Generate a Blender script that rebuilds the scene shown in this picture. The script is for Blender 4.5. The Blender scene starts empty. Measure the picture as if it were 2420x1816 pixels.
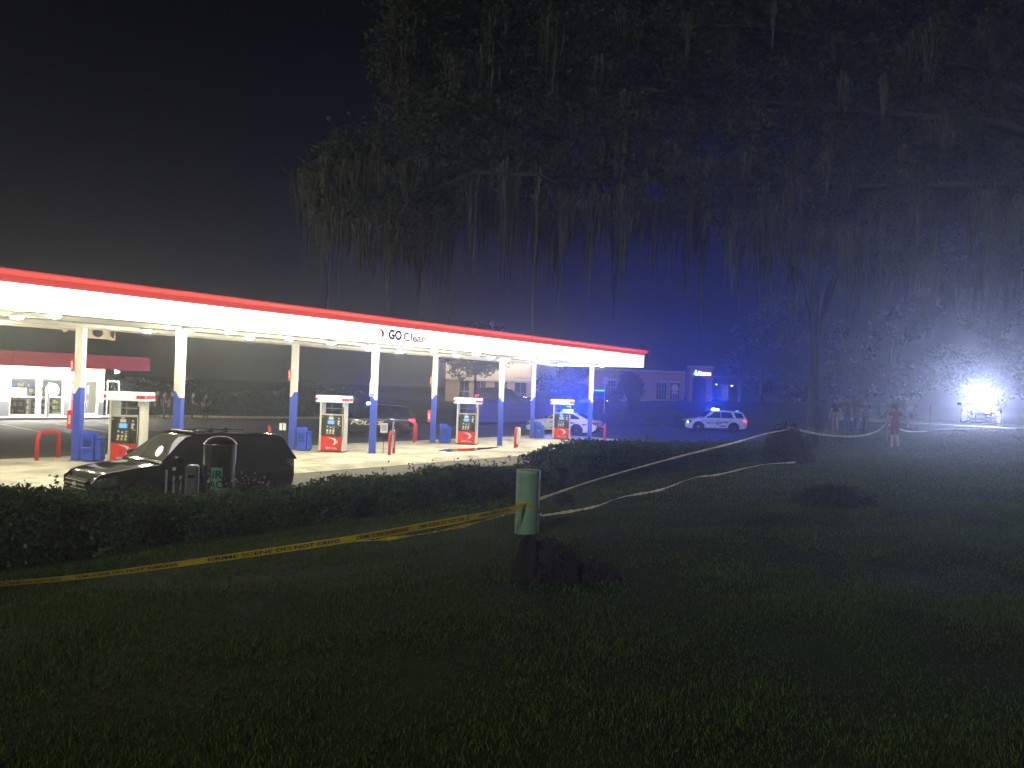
import bpy, math, random
import numpy as np
from mathutils import Vector, Matrix

R = math.radians
random.seed(7)
RNG = np.random.default_rng(7)
SC = bpy.context.scene
COL = SC.collection

# ------------------------------------------------------------------ camera
YAW, PITCH, ROLL = 0.9169, 0.0040, 0.0376
CAM = Vector((-13.685, -24.370, 3.013))
def cam_axes():
    cy, sy, cp, sp = math.cos(YAW), math.sin(YAW), math.cos(PITCH), math.sin(PITCH)
    f = Vector((sy*cp, cy*cp, sp)); r = Vector((cy, -sy, 0)); u = r.cross(f)
    c, s = math.cos(ROLL), math.sin(ROLL)
    return r*c + u*s, u*c - r*s, f
cr, cu, cf = cam_axes()
cam = bpy.data.cameras.new('camera')
cam.sensor_fit = 'HORIZONTAL'; cam.sensor_width = 36.0; cam.lens = 1830/2420*36.0
cam.clip_start = 0.05; cam.clip_end = 1500
camo = bpy.data.objects.new('camera', cam); COL.objects.link(camo)
camo.matrix_world = Matrix(((cr.x, cu.x, -cf.x, CAM.x), (cr.y, cu.y, -cf.y, CAM.y), (cr.z, cu.z, -cf.z, CAM.z), (0, 0, 0, 1)))
SC.camera = camo

# ------------------------------------------------------------------ night sky, sun lamp for an unseen street lamp, exposure
SUN_EL, SUN_AZ = R(30), R(-102)          # azimuth from +Y towards +X
w = bpy.data.worlds.new('World'); SC.world = w; w.use_nodes = True
nt = w.node_tree; bg = nt.nodes['Background']
sky = nt.nodes.new('ShaderNodeTexSky'); sky.sky_type = 'NISHITA'; sky.sun_disc = False
sky.sun_elevation = SUN_EL; sky.sun_rotation = SUN_AZ
nt.links.new(sky.outputs[0], bg.inputs[0]); bg.inputs[1].default_value = 0.0001
sun = bpy.data.lights.new('street_light_sun', 'SUN'); sun.energy = 0.90; sun.angle = R(0.5); sun.color = (.88, 1.0, .72)  # stands in for a street lamp behind and left of the camera
suno = bpy.data.objects.new('street_light_sun', sun); COL.objects.link(suno)
sd = Vector((math.sin(SUN_AZ)*math.cos(SUN_EL), math.cos(SUN_AZ)*math.cos(SUN_EL), math.sin(SUN_EL)))
suno.rotation_euler = sd.to_track_quat('Z', 'Y').to_euler(); suno.location = (0, 0, 40)
vs = SC.view_settings
vs.view_transform = 'Standard'; vs.look = 'None'; vs.gamma = 1.0; vs.exposure = 0.0; vs.use_curve_mapping = False
cy_ = SC.cycles
cy_.max_bounces = 5; cy_.diffuse_bounces = 2; cy_.glossy_bounces = 3; cy_.transmission_bounces = 4; cy_.volume_bounces = 0
cy_.sample_clamp_indirect = 3.0; cy_.caustics_reflective = False; cy_.caustics_refractive = False
cy_.use_denoising = True; cy_.use_adaptive_sampling = True; cy_.adaptive_threshold = .012; cy_.adaptive_min_samples = 40; cy_.volume_step_rate = 4.0

# ------------------------------------------------------------------ materials
MATS = {}
def M(name, col, rough=.6, metal=0., spec=.5, emit=None, es=0., var=0., vs=6., bump=0., bs=60., island=0., trans=0., coat=0., dark=None, dscale=1.2, dmix=.5):
    if name in MATS: return MATS[name]
    m = bpy.data.materials.new(name); m.use_nodes = True
    n = m.node_tree.nodes; l = m.node_tree.links
    b = n['Principled BSDF']
    c4 = (*col, 1)
    b.inputs['Base Color'].default_value = c4
    b.inputs['Roughness'].default_value = rough; b.inputs['Metallic'].default_value = metal
    b.inputs['Specular IOR Level'].default_value = spec
    b.inputs['Coat Weight'].default_value = coat; b.inputs['Coat Roughness'].default_value = .04
    b.inputs['Transmission Weight'].default_value = trans
    if emit: b.inputs['Emission Color'].default_value = (*emit, 1); b.inputs['Emission Strength'].default_value = es
    last = None
    if var or island or dark or bump:
        tc = n.new('ShaderNodeTexCoord')
    if var:
        no = n.new('ShaderNodeTexNoise'); no.inputs['Scale'].default_value = vs; no.inputs['Detail'].default_value = 6
        l.new(tc.outputs['Object'], no.inputs['Vector'])
        mr = n.new('ShaderNodeMapRange'); mr.inputs[1].default_value = .3; mr.inputs[2].default_value = .7
        mr.inputs[3].default_value = 1-var; mr.inputs[4].default_value = 1+var
        l.new(no.outputs[0], mr.inputs[0])
        h = n.new('ShaderNodeHueSaturation'); h.inputs['Color'].default_value = c4
        l.new(mr.outputs[0], h.inputs['Value']); last = h.outputs[0]
        mr2 = n.new('ShaderNodeMapRange'); mr2.inputs[1].default_value = .3; mr2.inputs[2].default_value = .7
        mr2.inputs[3].default_value = max(0.02, rough-.12); mr2.inputs[4].default_value = min(1, rough+.12)
        l.new(no.outputs[0], mr2.inputs[0]); l.new(mr2.outputs[0], b.inputs['Roughness'])
    if dark:
        no = n.new('ShaderNodeTexNoise'); no.inputs['Scale'].default_value = dscale; no.inputs['Detail'].default_value = 5
        no.inputs['Roughness'].default_value = .65
        l.new(tc.outputs['Object'], no.inputs['Vector'])
        cr_ = n.new('ShaderNodeValToRGB'); cr_.color_ramp.elements[0].position = .45; cr_.color_ramp.elements[1].position = .68
        cr_.color_ramp.elements[1].color = (dmix, dmix, dmix, 1)
        l.new(no.outputs[0], cr_.inputs[0])
        mx = n.new('ShaderNodeMix'); mx.data_type = 'RGBA'
        l.new(cr_.outputs[0], mx.inputs[0])
        if last: l.new(last, mx.inputs[6])
        else: mx.inputs[6].default_value = c4
        mx.inputs[7].default_value = (*dark, 1); last = mx.outputs[2]
    if island:
        g = n.new('ShaderNodeNewGeometry')
        mr = n.new('ShaderNodeMapRange'); mr.inputs[3].default_value = 1-island; mr.inputs[4].default_value = 1+island
        l.new(g.outputs['Random Per Island'], mr.inputs[0])
        mh = n.new('ShaderNodeMapRange'); mh.inputs[3].default_value = .47; mh.inputs[4].default_value = .53
        l.new(g.outputs['Random Per Island'], mh.inputs[0])
        h = n.new('ShaderNodeHueSaturation'); h.inputs['Color'].default_value = c4
        if last: l.new(last, h.inputs['Color'])
        l.new(mr.outputs[0], h.inputs['Value']); l.new(mh.outputs[0], h.inputs['Hue']); last = h.outputs[0]
    if last: l.new(last, b.inputs['Base Color'])
    if bump:
        no = n.new('ShaderNodeTexNoise'); no.inputs['Scale'].default_value = bs; no.inputs['Detail'].default_value = 5
        l.new(tc.outputs['Object'], no.inputs['Vector'])
        bp = n.new('ShaderNodeBump'); bp.inputs['Strength'].default_value = bump; bp.inputs['Distance'].default_value = .02
        l.new(no.outputs[0], bp.inputs['Height']); l.new(bp.outputs[0], b.inputs['Normal'])
    MATS[name] = m
    return m

white_paint = M('white_paint', (.78, .77, .72), .4, var=.06, vs=2)
white_plain = M('white_plain', (.8, .8, .8), .35)
blue_paint = M('blue_paint', (.035, .075, .50), .45, var=.08, vs=3)
red_paint = M('red_paint', (.62, .025, .02), .4, var=.1, vs=5)
red_panel = M('red_panel', (.72, .03, .025), .35, var=.05, vs=3)
black_panel = M('black_panel', (.02, .022, .022), .35, var=.1)
chrome = M('chrome', (.75, .75, .76), .12, 1.0)
steel = M('steel', (.5, .5, .5), .35, 1.0, var=.1)
dark_metal = M('dark_metal', (.05, .05, .05), .5, .6)
rubber = M('rubber', (.015, .015, .015), .7, var=.2)
concrete = M('concrete', (.50, .47, .39), .75, var=.12, vs=1.5, bump=.25, bs=90, dark=(.16, .145, .115), dscale=.6, dmix=.85)
asphalt = M('asphalt', (.06, .058, .055), .8, var=.25, vs=.8, bump=.5, bs=140, dark=(.035, .034, .033), dscale=.4, dmix=.7)
asphalt_lane = M('asphalt_lane', (.11, .105, .098), .8, var=.18, vs=.7, bump=.4, bs=140)
kerb_yellow = M('kerb_yellow', (.50, .40, .10), .7, var=.25, vs=4)
kerb_grey = M('kerb_grey', (.35, .33, .30), .8, var=.2, vs=4, bump=.2)
line_paint = M('line_paint', (.55, .54, .48), .7, var=.3, vs=9)
soil = M('soil', (.020, .034, .008), .95, spec=.1, var=.45, vs=1.1, bump=.8, bs=25, dark=(.034, .034, .012), dscale=.5, dmix=.6)
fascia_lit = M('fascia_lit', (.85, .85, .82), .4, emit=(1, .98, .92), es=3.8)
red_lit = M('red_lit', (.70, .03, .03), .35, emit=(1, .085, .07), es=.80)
soffit_m = M('soffit_m', (.62, .62, .57), .45, var=.05, vs=1)
lamp_lens = M('lamp_lens', (.9, .9, .9), .3, emit=(1, .925, .66), es=480)
glass_dark = M('glass_dark', (.006, .008, .008), .03, spec=.6)
glass_shop = M('glass_shop', (.02, .025, .025), .03, spec=.6)
screen_blue = M('screen_blue', (.05, .2, .4), .3, emit=(.12, .45, 1), es=1.3)
leaf_hedge = M('leaf_hedge', (.045, .090, .020), .55, island=.45)
leaf_oak = M('leaf_oak', (.040, .044, .018), .6, spec=.3, island=.4)
leaf_back = M('leaf_back', (.020, .024, .012), .7, island=.3)
moss_m = M('moss_m', (.100, .092, .068), .9, spec=.2, island=.3)
bark = M('bark', (.035, .028, .021), .95, var=.35, vs=3, bump=1., bs=14)
blade = M('blade', (.078, .112, .022), .65, spec=.2, island=.5, dark=(.075, .085, .015), dscale=.6, dmix=.6)
tape_m = M('tape_m', (.62, .48, .03), .28, var=.1, vs=6)
ink = M('ink', (.02, .02, .02), .5)
paper = M('paper', (.7, .7, .68), .6, var=.05)
def translucent(m, col, f=.45):
    n = m.node_tree.nodes; l = m.node_tree.links; b = n['Principled BSDF']; o = n['Material Output']
    t_ = n.new('ShaderNodeBsdfTranslucent'); t_.inputs[0].default_value = (*col, 1); mx = n.new('ShaderNodeMixShader'); mx.inputs[0].default_value = f
    l.new(b.outputs[0], mx.inputs[1]); l.new(t_.outputs[0], mx.inputs[2]); l.new(mx.outputs[0], o.inputs['Surface'])
translucent(tape_m, (.75, .58, .05), .4)
skin_m = M('skin_m', (.42, .25, .17), .55)
skin_dark = M('skin_dark', (.16, .085, .055), .55)
uniform = M('uniform', (.012, .014, .022), .8, var=.2)
shoe_m = M('shoe_m', (.012, .012, .012), .5)
hair_m = M('hair_m', (.02, .015, .012), .7)

# ------------------------------------------------------------------ mesh helpers
def obj_from(name, verts, faces, mat, parent=None, smooth=False):
    me = bpy.data.meshes.new(name); me.from_pydata([tuple(v) for v in verts], [], faces)
    me.materials.append(mat)
    if smooth: me.polygons.foreach_set('use_smooth', [True]*len(me.polygons))
    o = bpy.data.objects.new(name, me); COL.objects.link(o)
    if parent: o.parent = parent
    return o

def np_quads(name, V, mat, parent=None, n=4):
    """V: (N,n,3) array, one polygon each"""
    N = V.shape[0]
    me = bpy.data.meshes.new(name)
    me.vertices.add(N*n); me.vertices.foreach_set('co', np.ascontiguousarray(V, dtype=np.float32).ravel())
    me.loops.add(N*n); me.loops.foreach_set('vertex_index', np.arange(N*n, dtype=np.int32))
    me.polygons.add(N); me.polygons.foreach_set('loop_start', np.arange(0, N*n, n, dtype=np.int32))
    me.update(); me.materials.append(mat)
    o = bpy.data.objects.new(name, me); COL.objects.link(o)
    if parent: o.parent = parent
    return o

class MB:
    def __init__(s): s.v = []; s.f = []
    def add(s, verts, faces):
        k = len(s.v); s.v += [tuple(v) for v in verts]; s.f += [tuple(i+k for i in f) for f in faces]; return s
    def box(s, c, d, rz=0., bev=0.):
        x, y, z = d[0]/2, d[1]/2, d[2]/2
        if bev:
            b = min(bev, x*.9, y*.9, z*.9); pts = []
            ring = [(-x+b, -y), (x-b, -y), (x, -y+b), (x, y-b), (x-b, y), (-x+b, y), (-x, y-b), (-x, -y+b)]
            inn = [(-x+b, -y+b), (x-b, -y+b), (x-b, -y+b), (x-b, y-b), (x-b, y-b), (-x+b, y-b), (-x+b, y-b), (-x+b, -y+b)]
            V = [(a, q, -z) for a, q in inn] + [(a, q, -z+b) for a, q in ring] + [(a, q, z-b) for a, q in ring] + [(a, q, z) for a, q in inn]
            F = [(7, 6, 5, 4, 3, 2, 1, 0), tuple(range(24, 32))]
            for L in range(3):
                for i in range(8):
                    j = (i+1) % 8; F.append((L*8+i, L*8+j, L*8+8+j, L*8+8+i))
        else:
            V = [(-x, -y, -z), (x, -y, -z), (x, y, -z), (-x, y, -z), (-x, -y, z), (x, -y, z), (x, y, z), (-x, y, z)]
            F = [(3, 2, 1, 0), (4, 5, 6, 7), (0, 1, 5, 4), (1, 2, 6, 5), (2, 3, 7, 6), (3, 0, 4, 7)]
        cz, sz = math.cos(rz), math.sin(rz)
        return s.add([(c[0]+a*cz-q*sz, c[1]+a*sz+q*cz, c[2]+e) for a, q, e in V], F)
    def tube(s, path, r, n=8, cap=True):
        P = [Vector(q) for q in path]; rs = r if isinstance(r, (list, tuple)) else [r]*len(P)
        V = []; F = []
        t0 = (P[1]-P[0]).normalized()
        up = Vector((0, 0, 1)) if abs(t0.z) < .9 else Vector((1, 0, 0))
        nx = t0.cross(up).normalized()
        for i, q in enumerate(P):
            t = ((P[min(i+1, len(P)-1)]-P[max(i-1, 0)])).normalized()
            nx = (nx - t*nx.dot(t)).normalized(); ny = t.cross(nx)
            for k in range(n):
                a = 2*math.pi*k/n; V.append(q + (nx*math.cos(a)+ny*math.sin(a))*rs[i])
        for i in range(len(P)-1):
            for k in range(n):
                F.append((i*n+k, i*n+(k+1) % n, (i+1)*n+(k+1) % n, (i+1)*n+k))
        if cap: F.append(tuple(range(n-1, -1, -1))); F.append(tuple(range((len(P)-1)*n, len(P)*n)))
        return s.add(V, F)
    def lathe(s, prof, c=(0, 0, 0), n=20, axis='z'):
        V = []; F = []
        for r_, h in prof:
            for k in range(n):
                a = 2*math.pi*k/n; x, y = r_*math.cos(a), r_*math.sin(a)
                V.append((c[0]+x, c[1]+y, c[2]+h) if axis == 'z' else (c[0]+x, c[1]+h, c[2]+y))
        for i in range(len(prof)-1):
            for k in range(n):
                F.append((i*n+k, i*n+(k+1) % n, (i+1)*n+(k+1) % n, (i+1)*n+k))
        return s.add(V, F)
    def prism(s, poly, y0, y1):      # poly in (x,z), extruded along y
        n = len(poly)
        V = [(a, y0, b) for a, b in poly] + [(a, y1, b) for a, b in poly]
        F = [tuple(range(n)), tuple(range(2*n-1, n-1, -1))] + [(i, n+i, n+(i+1) % n, (i+1) % n) for i in range(n)]
        return s.add(V, F)
    def loft(s, rings, closed=False, cap=False):
        n = len(rings[0]); V = [p for r_ in rings for p in r_]; F = []
        for i in range(len(rings)-1):
            for k in range(n if closed else n-1):
                F.append((i*n+k, i*n+(k+1) % n, (i+1)*n+(k+1) % n, (i+1)*n+k))
        if cap: F.append(tuple(range(n-1, -1, -1))); F.append(tuple(range((len(rings)-1)*n, len(rings)*n)))
        return s.add(V, F)
    def build(s, name, mat, parent=None, smooth=False):
        return obj_from(name, s.v, s.f, mat, parent, smooth)

def tag(o, label=None, cat=None, group=None, kind=None):
    if label: o['label'] = label
    if cat: o['category'] = cat
    if group: o['group'] = group
    if kind: o['kind'] = kind
    return o
def thing(name, label, cat, loc=(0, 0, 0), rz=0., group=None):
    o = bpy.data.objects.new(name, None); COL.objects.link(o); o.empty_display_size = .2
    o.location = loc; o.rotation_euler = (0, 0, rz)
    return tag(o, label, cat, group)
def copy_tree(o, parent=None):
    c = o.copy(); COL.objects.link(c); c.parent = parent
    for ch in list(KIDS(o)): copy_tree(ch, c)
    return c
def KIDS(o): return [q for q in bpy.data.objects if q.parent == o]

FONT_CACHE = {}
def text_mesh(s, bold=0., shear=0., space=1.):
    key = (s, bold, shear, space)
    if key in FONT_CACHE: return FONT_CACHE[key]
    cu_ = bpy.data.curves.new('t', 'FONT'); cu_.body = s; cu_.offset = bold; cu_.shear = shear; cu_.space_character = space
    cu_.fill_mode = 'BOTH'; cu_.resolution_u = 3
    o = bpy.data.objects.new('t', cu_); COL.objects.link(o)
    dg = bpy.context.evaluated_depsgraph_get(); me = bpy.data.meshes.new_from_object(o.evaluated_get(dg))
    V = np.array([v.co[:] for v in me.vertices]); F = [tuple(q.vertices) for q in me.polygons]
    bpy.data.objects.remove(o); bpy.data.curves.remove(cu_); bpy.data.meshes.remove(me)
    mn, mxx = V.min(0), V.max(0)
    V[:, 0] -= mn[0]; V[:, 1] -= mn[1]
    FONT_CACHE[key] = (V, F, mxx[0]-mn[0], mxx[1]-mn[1]); return FONT_CACHE[key]
def text(name, s, mat, parent, org, ux, uy, width=None, height=None, bold=0., shear=0., space=1.):
    """flat lettering: lower-left corner org, along ux, up uy"""
    V, F, W, H = text_mesh(s, bold, shear, space)
    ky = height/H if height else width/W
    kx = width/W if width else ky
    ux = Vector(ux).normalized(); uy = Vector(uy).normalized(); o = Vector(org)
    return obj_from(name, [o + ux*(v[0]*kx) + uy*(v[1]*ky) for v in V], F, mat, parent)

def letters(s, mat, parent, org, ux, uy, width, height, bold=0.):
    W = text_mesh(s, bold)[2]; H = max(text_mesh(c, bold)[3] for c in s); k = width/W
    for i, c in enumerate(s):
        x = text_mesh(s[:i+1], bold)[2]-text_mesh(c, bold)[2]
        text('letter', c, mat, parent, Vector(org)+Vector(ux)*x*k, ux, uy, width=text_mesh(c, bold)[2]*k, height=height*text_mesh(c, bold)[3]/H, bold=bold)
def swoosh(k=1.):
    """crescent emblem, unit about 1 wide: thin tail upper left, thick belly right, point lower left"""
    out = []; inn = []
    P0, P1, P2 = (0, .52), (1.05, .50), (.95, .12)
    for i in range(13):
        t = i/12
        out.append(((1-t)**2*0 + 2*t*(1-t)*.95 + t*t*1.0, (1-t)**2*.56 + 2*t*(1-t)*.58 + t*t*.22))
    for i in range(1, 9):
        t = i/8
        out.append(((1-t)**2*1.0 + 2*t*(1-t)*1.0 + t*t*.55, (1-t)**2*.22 + 2*t*(1-t)*.02 + t*t*-.06))
    for i in range(1, 12):
        t = i/12
        inn.append(((1-t)**2*.55 + 2*t*(1-t)*1.05 + t*t*0, (1-t)**2*-.06 + 2*t*(1-t)*.40 + t*t*.56))
    return [(a*k, b*k) for a, b in out+inn]
def emblem(name, mat, parent, org, ux, uy, size):
    ux, uy, o = Vector(ux), Vector(uy), Vector(org)
    pts = swoosh(size); n = len(pts)
    return obj_from(name, [o+ux*a+uy*b for a, b in pts], [tuple(range(n))], mat, parent)

# ------------------------------------------------------------------ terrain
def ss(a, b, x):
    t = np.clip((x-a)/(b-a), 0, 1); return t*t*(3-2*t)
def hgt(x, y):
    x = np.asarray(x, float); y = np.asarray(y, float)
    s = np.maximum(0, -14.6-y)
    lawn = .72 + .85*(1-np.exp(-s/5.5)) + .035*np.sin(x*.9+y*.5)*ss(-15, -17, y)*0 + .02*np.sin(x*1.7+1)*np.sin(y*1.3)*np.clip(s/3, 0, 1)
    z = lawn*(1-ss(-13.0, -12.2, y))
    z = z + .62*ss(16, 28, x)*(1-ss(-13.0, -9, y))
    far = 2.3*ss(50, 78, x) * ss(-8, 6, y) + 1.2*ss(50, 75, x)*(1-ss(-8, 6, y))
    shelf = 1.2*ss(14.35, 14.9, y)*ss(29.5, 31, x)
    back = 1.6*ss(30, 42, y)*(1-ss(26, 32, x))
    low = np.where(y > -12.3, np.where(y < -2.75, -.15, -.05), 0.)
    return np.maximum.reduce([z, far*(y > -12.3) + z*(y <= -12.3), shelf, back]) + low
def hz(x, y): return float(hgt(x, y))

gx = np.concatenate([np.arange(-90, -24, 6), np.arange(-24, 60, .7), np.arange(60, 110, 2.5), np.arange(110, 240, 10)])
gy = np.concatenate([np.arange(-90, -34, 6), np.arange(-34, 36, .6), np.arange(36, 80, 3), np.arange(80, 200, 10)])
GX, GY = np.meshgrid(gx, gy, indexing='ij'); GZ = hgt(GX, GY)
nv = len(gy)
I, J = np.meshgrid(np.arange(len(gx)-1), np.arange(len(gy)-1), indexing='ij')
q = np.stack([I*nv+J, (I+1)*nv+J, (I+1)*nv+J+1, I*nv+J+1], -1).reshape(-1, 4)
g = obj_from('ground', np.stack([GX, GY, GZ], -1).reshape(-1, 3).tolist(), q.tolist(), soil, None, True)
tag(g, kind='structure')

def sheet(name, pts, z, mat, parent=None, kind='structure', th=.0):
    n = len(pts)
    if th:
        o = obj_from(name, [(a, b, z) for a, b in pts]+[(a, b, z-th) for a, b in pts],
                     [tuple(range(n))]+[(i, n+i, n+(i+1) % n, (i+1) % n) for i in range(n)], mat, parent)
    else: o = obj_from(name, [(a, b, z) for a, b in pts], [tuple(range(n))], mat, parent)
    if kind and not parent: tag(o, kind=kind)
    return o
sheet('parking_lot', [(-60, 4.3), (29, 4.3), (29, -2.7), (31, -8), (49, -8), (49, 14.2), (31, 14.2), (29.5, 23.6), (24, 24.6), (20, 25.7), (16.2, 27.6), (11.2, 28.6), (-60, 28.6)], -.012, asphalt)
sheet('driveway_lane', [(-60, -12.15), (45, -12.15), (45, -7.9), (30.8, -7.9), (28.9, -2.75), (-60, -2.75)], -.10, asphalt_lane)
fc = bpy.data.objects.new('forecourt', None); COL.objects.link(fc); tag(fc, kind='structure')
sheet('joint_bed', [(-13, -2.72), (28.8, -2.72), (28.8, 4.38), (-13, 4.38)], .0, M('joint', (.08, .075, .06), .9), fc)
MB().add([(-13, -2.72, .008), (28.8, -2.72, .008), (28.8, -3.35, -.085), (-13, -3.35, -.085), (28.8, -3.36, -.14), (-13, -3.36, -.14)], [(3, 2, 1, 0), (5, 4, 2, 3)]).build('apron_edge', concrete, fc)
for i in range(11):
    for j in range(2):
        x0, x1 = -13+i*3.8+.008, -13+(i+1)*3.8-.008; y0, y1 = -2.72+j*3.55+.008, -2.72+(j+1)*3.55-.008
        dz = random.uniform(-.002, .002)
        MB().box(((x0+x1)/2, (y0+y1)/2, .006+dz), (x1-x0, y1-y0, .014), 0, .006).build('slab', concrete, fc)
ZF = .014
# shallow puddle on the slabs
pts = []
for k in range(40):
    a = 2*math.pi*k/40; r_ = 1+.18*math.sin(3*a+1)+.1*math.sin(7*a)
    pts.append((13.9+2.0*r_*math.cos(a)+.35*math.sin(a), -.75+.55*r_*math.sin(a)))
pud = sheet('puddle', pts, .0185, M('water', (.012, .012, .012), .015, spec=1.0, coat=1.0)); tag(pud, kind='structure')
# parking lines
for x in (-3.1, -.3, 2.45, 5.15, 7.9):
    MB().box((x, 19.0, -.006), (.10, 7.0, .004), R(-4)).build('parking_line', line_paint, None)['kind'] = 'structure'

# ------------------------------------------------------------------ canopy
S, K, W = 8.634, -1.922, 2.853
IA = math.atan2(-W, -K)                       # island axis, back column -> front column
CX0, CX1, CY0, CY1, ZS, ZB, ZT = -15.0, 27.1, -2.8, 3.9, 4.60, 4.47, 5.14
can = thing('canopy', 'long white fuel station canopy with red cornice on eight blue and white columns', 'canopy')
npan = 14; pw = (CX1-CX0)/npan
for i in range(npan):
    for y, d in ((CY0, .05), (CY1, -.05)):
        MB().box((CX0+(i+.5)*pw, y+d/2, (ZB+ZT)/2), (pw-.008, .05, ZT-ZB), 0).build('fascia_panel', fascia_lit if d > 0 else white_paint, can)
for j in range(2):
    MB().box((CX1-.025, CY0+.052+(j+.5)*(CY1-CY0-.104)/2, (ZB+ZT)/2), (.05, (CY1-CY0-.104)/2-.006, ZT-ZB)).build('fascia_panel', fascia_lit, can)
prof = [(-.06, 5.143), (.045, 5.145), (.045, 5.215), (.065, 5.22), (.065, 5.285), (.085, 5.29), (.12, 5.34), (.19, 5.40), (.20, 5.42), (.20, 5.455), (.0, 5.46), (-.06, 5.46)]
rings = [[(cx+sx*o, cy+sy*o, z) for o, z in prof] for cx, cy, sx, sy in ((CX0, CY0, 0, -1), (CX1, CY0, 1, -1), (CX1, CY1, 1, 1), (CX0, CY1, 0, 1))]
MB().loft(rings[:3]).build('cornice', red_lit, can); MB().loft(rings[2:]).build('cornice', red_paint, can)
step_shade = M('step_shade', (.35, .012, .012), .5)  # dark red strips painted in as shade at the cornice steps
for z_, o_ in ((5.222, .068), (5.288, .088), (5.145, .050)): MB().box(((CX0+CX1)/2, CY0-o_, z_), (CX1-CX0+.08, .008, .014)).build('step_shade', step_shade, can)
MB().box(((CX0+CX1)/2, (CY0+CY1)/2, 5.40), (CX1-CX0-.14, CY1-CY0-.14, .05)).build('roof', M('roofing', (.25, .25, .25), .8), can)
for i in range(npan*2):
    MB().box((CX0+(i+.5)*pw/2, (CY0+CY1)/2, ZS+.02), (pw/2-.006, CY1-CY0-.13, .04)).build('soffit_panel', soffit_m, can)
MB().box(((CX0+CX1)/2, .0, ZS-.06), (CX1-CX0-.3, .16, .12)).build('beam', white_paint, can)
MB().box(((CX0+CX1)/2, W, ZS-.06), (CX1-CX0-.3, .16, .12)).build('beam', white_paint, can)
LIGHTS = [(-4.9, .0), (-4.7, -1.9), (-.4, 1.5), (-.1, -.5), (.7, -1.7), (3.1, .8), (3.3, -1.3), (5.9, -.45), (7.9, -.4), (11.4, 1.4), (8.2, -2.3),
          (10.7, -1.4), (14.8, .95), (13.2, -1.65), (16.2, -.1), (18.3, .6), (19.3, -.8), (22.3, .9), (21.3, -1.75), (24.9, 1.6), (25.0, -1.2), (-4.4, 3.2), (-9.5, .2), (-9.3, -1.9)]
for x, y in LIGHTS:
    dl = MB().lathe([(.02, .12), (.14, .11), (.19, .03), (.20, .0), (.17, -.005)], (x, y, ZS-.13), 14).build('downlight', white_plain, can, True)
    MB().lathe([(.168, .0), (.14, -.035), (.08, -.06), (.001, -.068)], (x, y, ZS-.135), 14).build('lens', lamp_lens, dl, True)
# lettering on the near fascia
red_ink = M('red_ink', (.60, .03, .03), .5, emit=(1, .06, .07), es=.25); blue_ink = M('blue_ink', (.02, .03, .30), .5, emit=(.03, .06, 1), es=.06); pink_ink = M('pink_ink', (.75, .42, .42), .5, emit=(1, .25, .25), es=.12)
yl = CY0-.006
emblem('emblem', red_ink, can, (6.00, yl, 4.69), (1, 0, 0), (0, 0, 1.35), .46)
letters('GO', blue_ink, can, (6.66, yl, 4.635), (1, 0, 0), (0, 0, 1), width=.72, height=.40, bold=.06)
letters('Clean', pink_ink, can, (7.44, yl, 4.625), (1, 0, 0), (0, 0, 1), width=1.26, height=.36, bold=.035)
# columns: 0.25 m square, set along the islands
def column(cx, cy, inner):       # inner = +1 : pump lies towards +axis
    a = IA; ux, uy = math.cos(a), math.sin(a)
    hw = .125; lo, hi = 2.25, 2.46
    def P(u, v, z): return (cx+u*ux-v*uy, cy+u*uy+v*ux, z)
    # z of the colour break at u=-hw and u=+hw
    zl, zr = (lo, hi) if inner > 0 else (hi, lo)
    ring = [(-hw, -hw, zl), (hw, -hw, zr), (hw, hw, zr), (-hw, hw, zl)]
    # the slope lies on the middle of the faces
    def band(z0, z1, up):
        V = []
        if up: bot = [(-hw, zl), (-hw*.45, zl), (hw*.45, zr), (hw, zr)]; top = [(u, z1) for u, _ in bot]
        else: top = [(-hw, zl), (-hw*.45, zl), (hw*.45, zr), (hw, zr)]; bot = [(u, z0) for u, _ in top]
        n = 4
        for v in (-hw, hw):
            V += [P(u, v, z) for u, z in bot] + [P(u, v, z) for u, z in top]
        F = []
        for k in range(3):
            F += [(k, k+1, 4+k+1, 4+k), (8+k+1, 8+k, 12+k, 12+k+1), (4+k, 4+k+1, 12+k+1, 12+k), (k+1, k, 8+k, 8+k+1)]
        F += [(0, 4, 12, 8), (3, 11, 15, 7)]
        return MB().add(V, F)
    c = band(0, ZS-.12, True).build('column', white_paint, can)
    band(ZF, 0, False).build('blue_band', blue_paint, c)
    MB().box((cx, cy, ZF+.012), (.36, .36, .024), a).build('base_plate', steel, c)
for i in range(4):
    column(i*S+K, W, 1); column(i*S, 0, -1)

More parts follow.
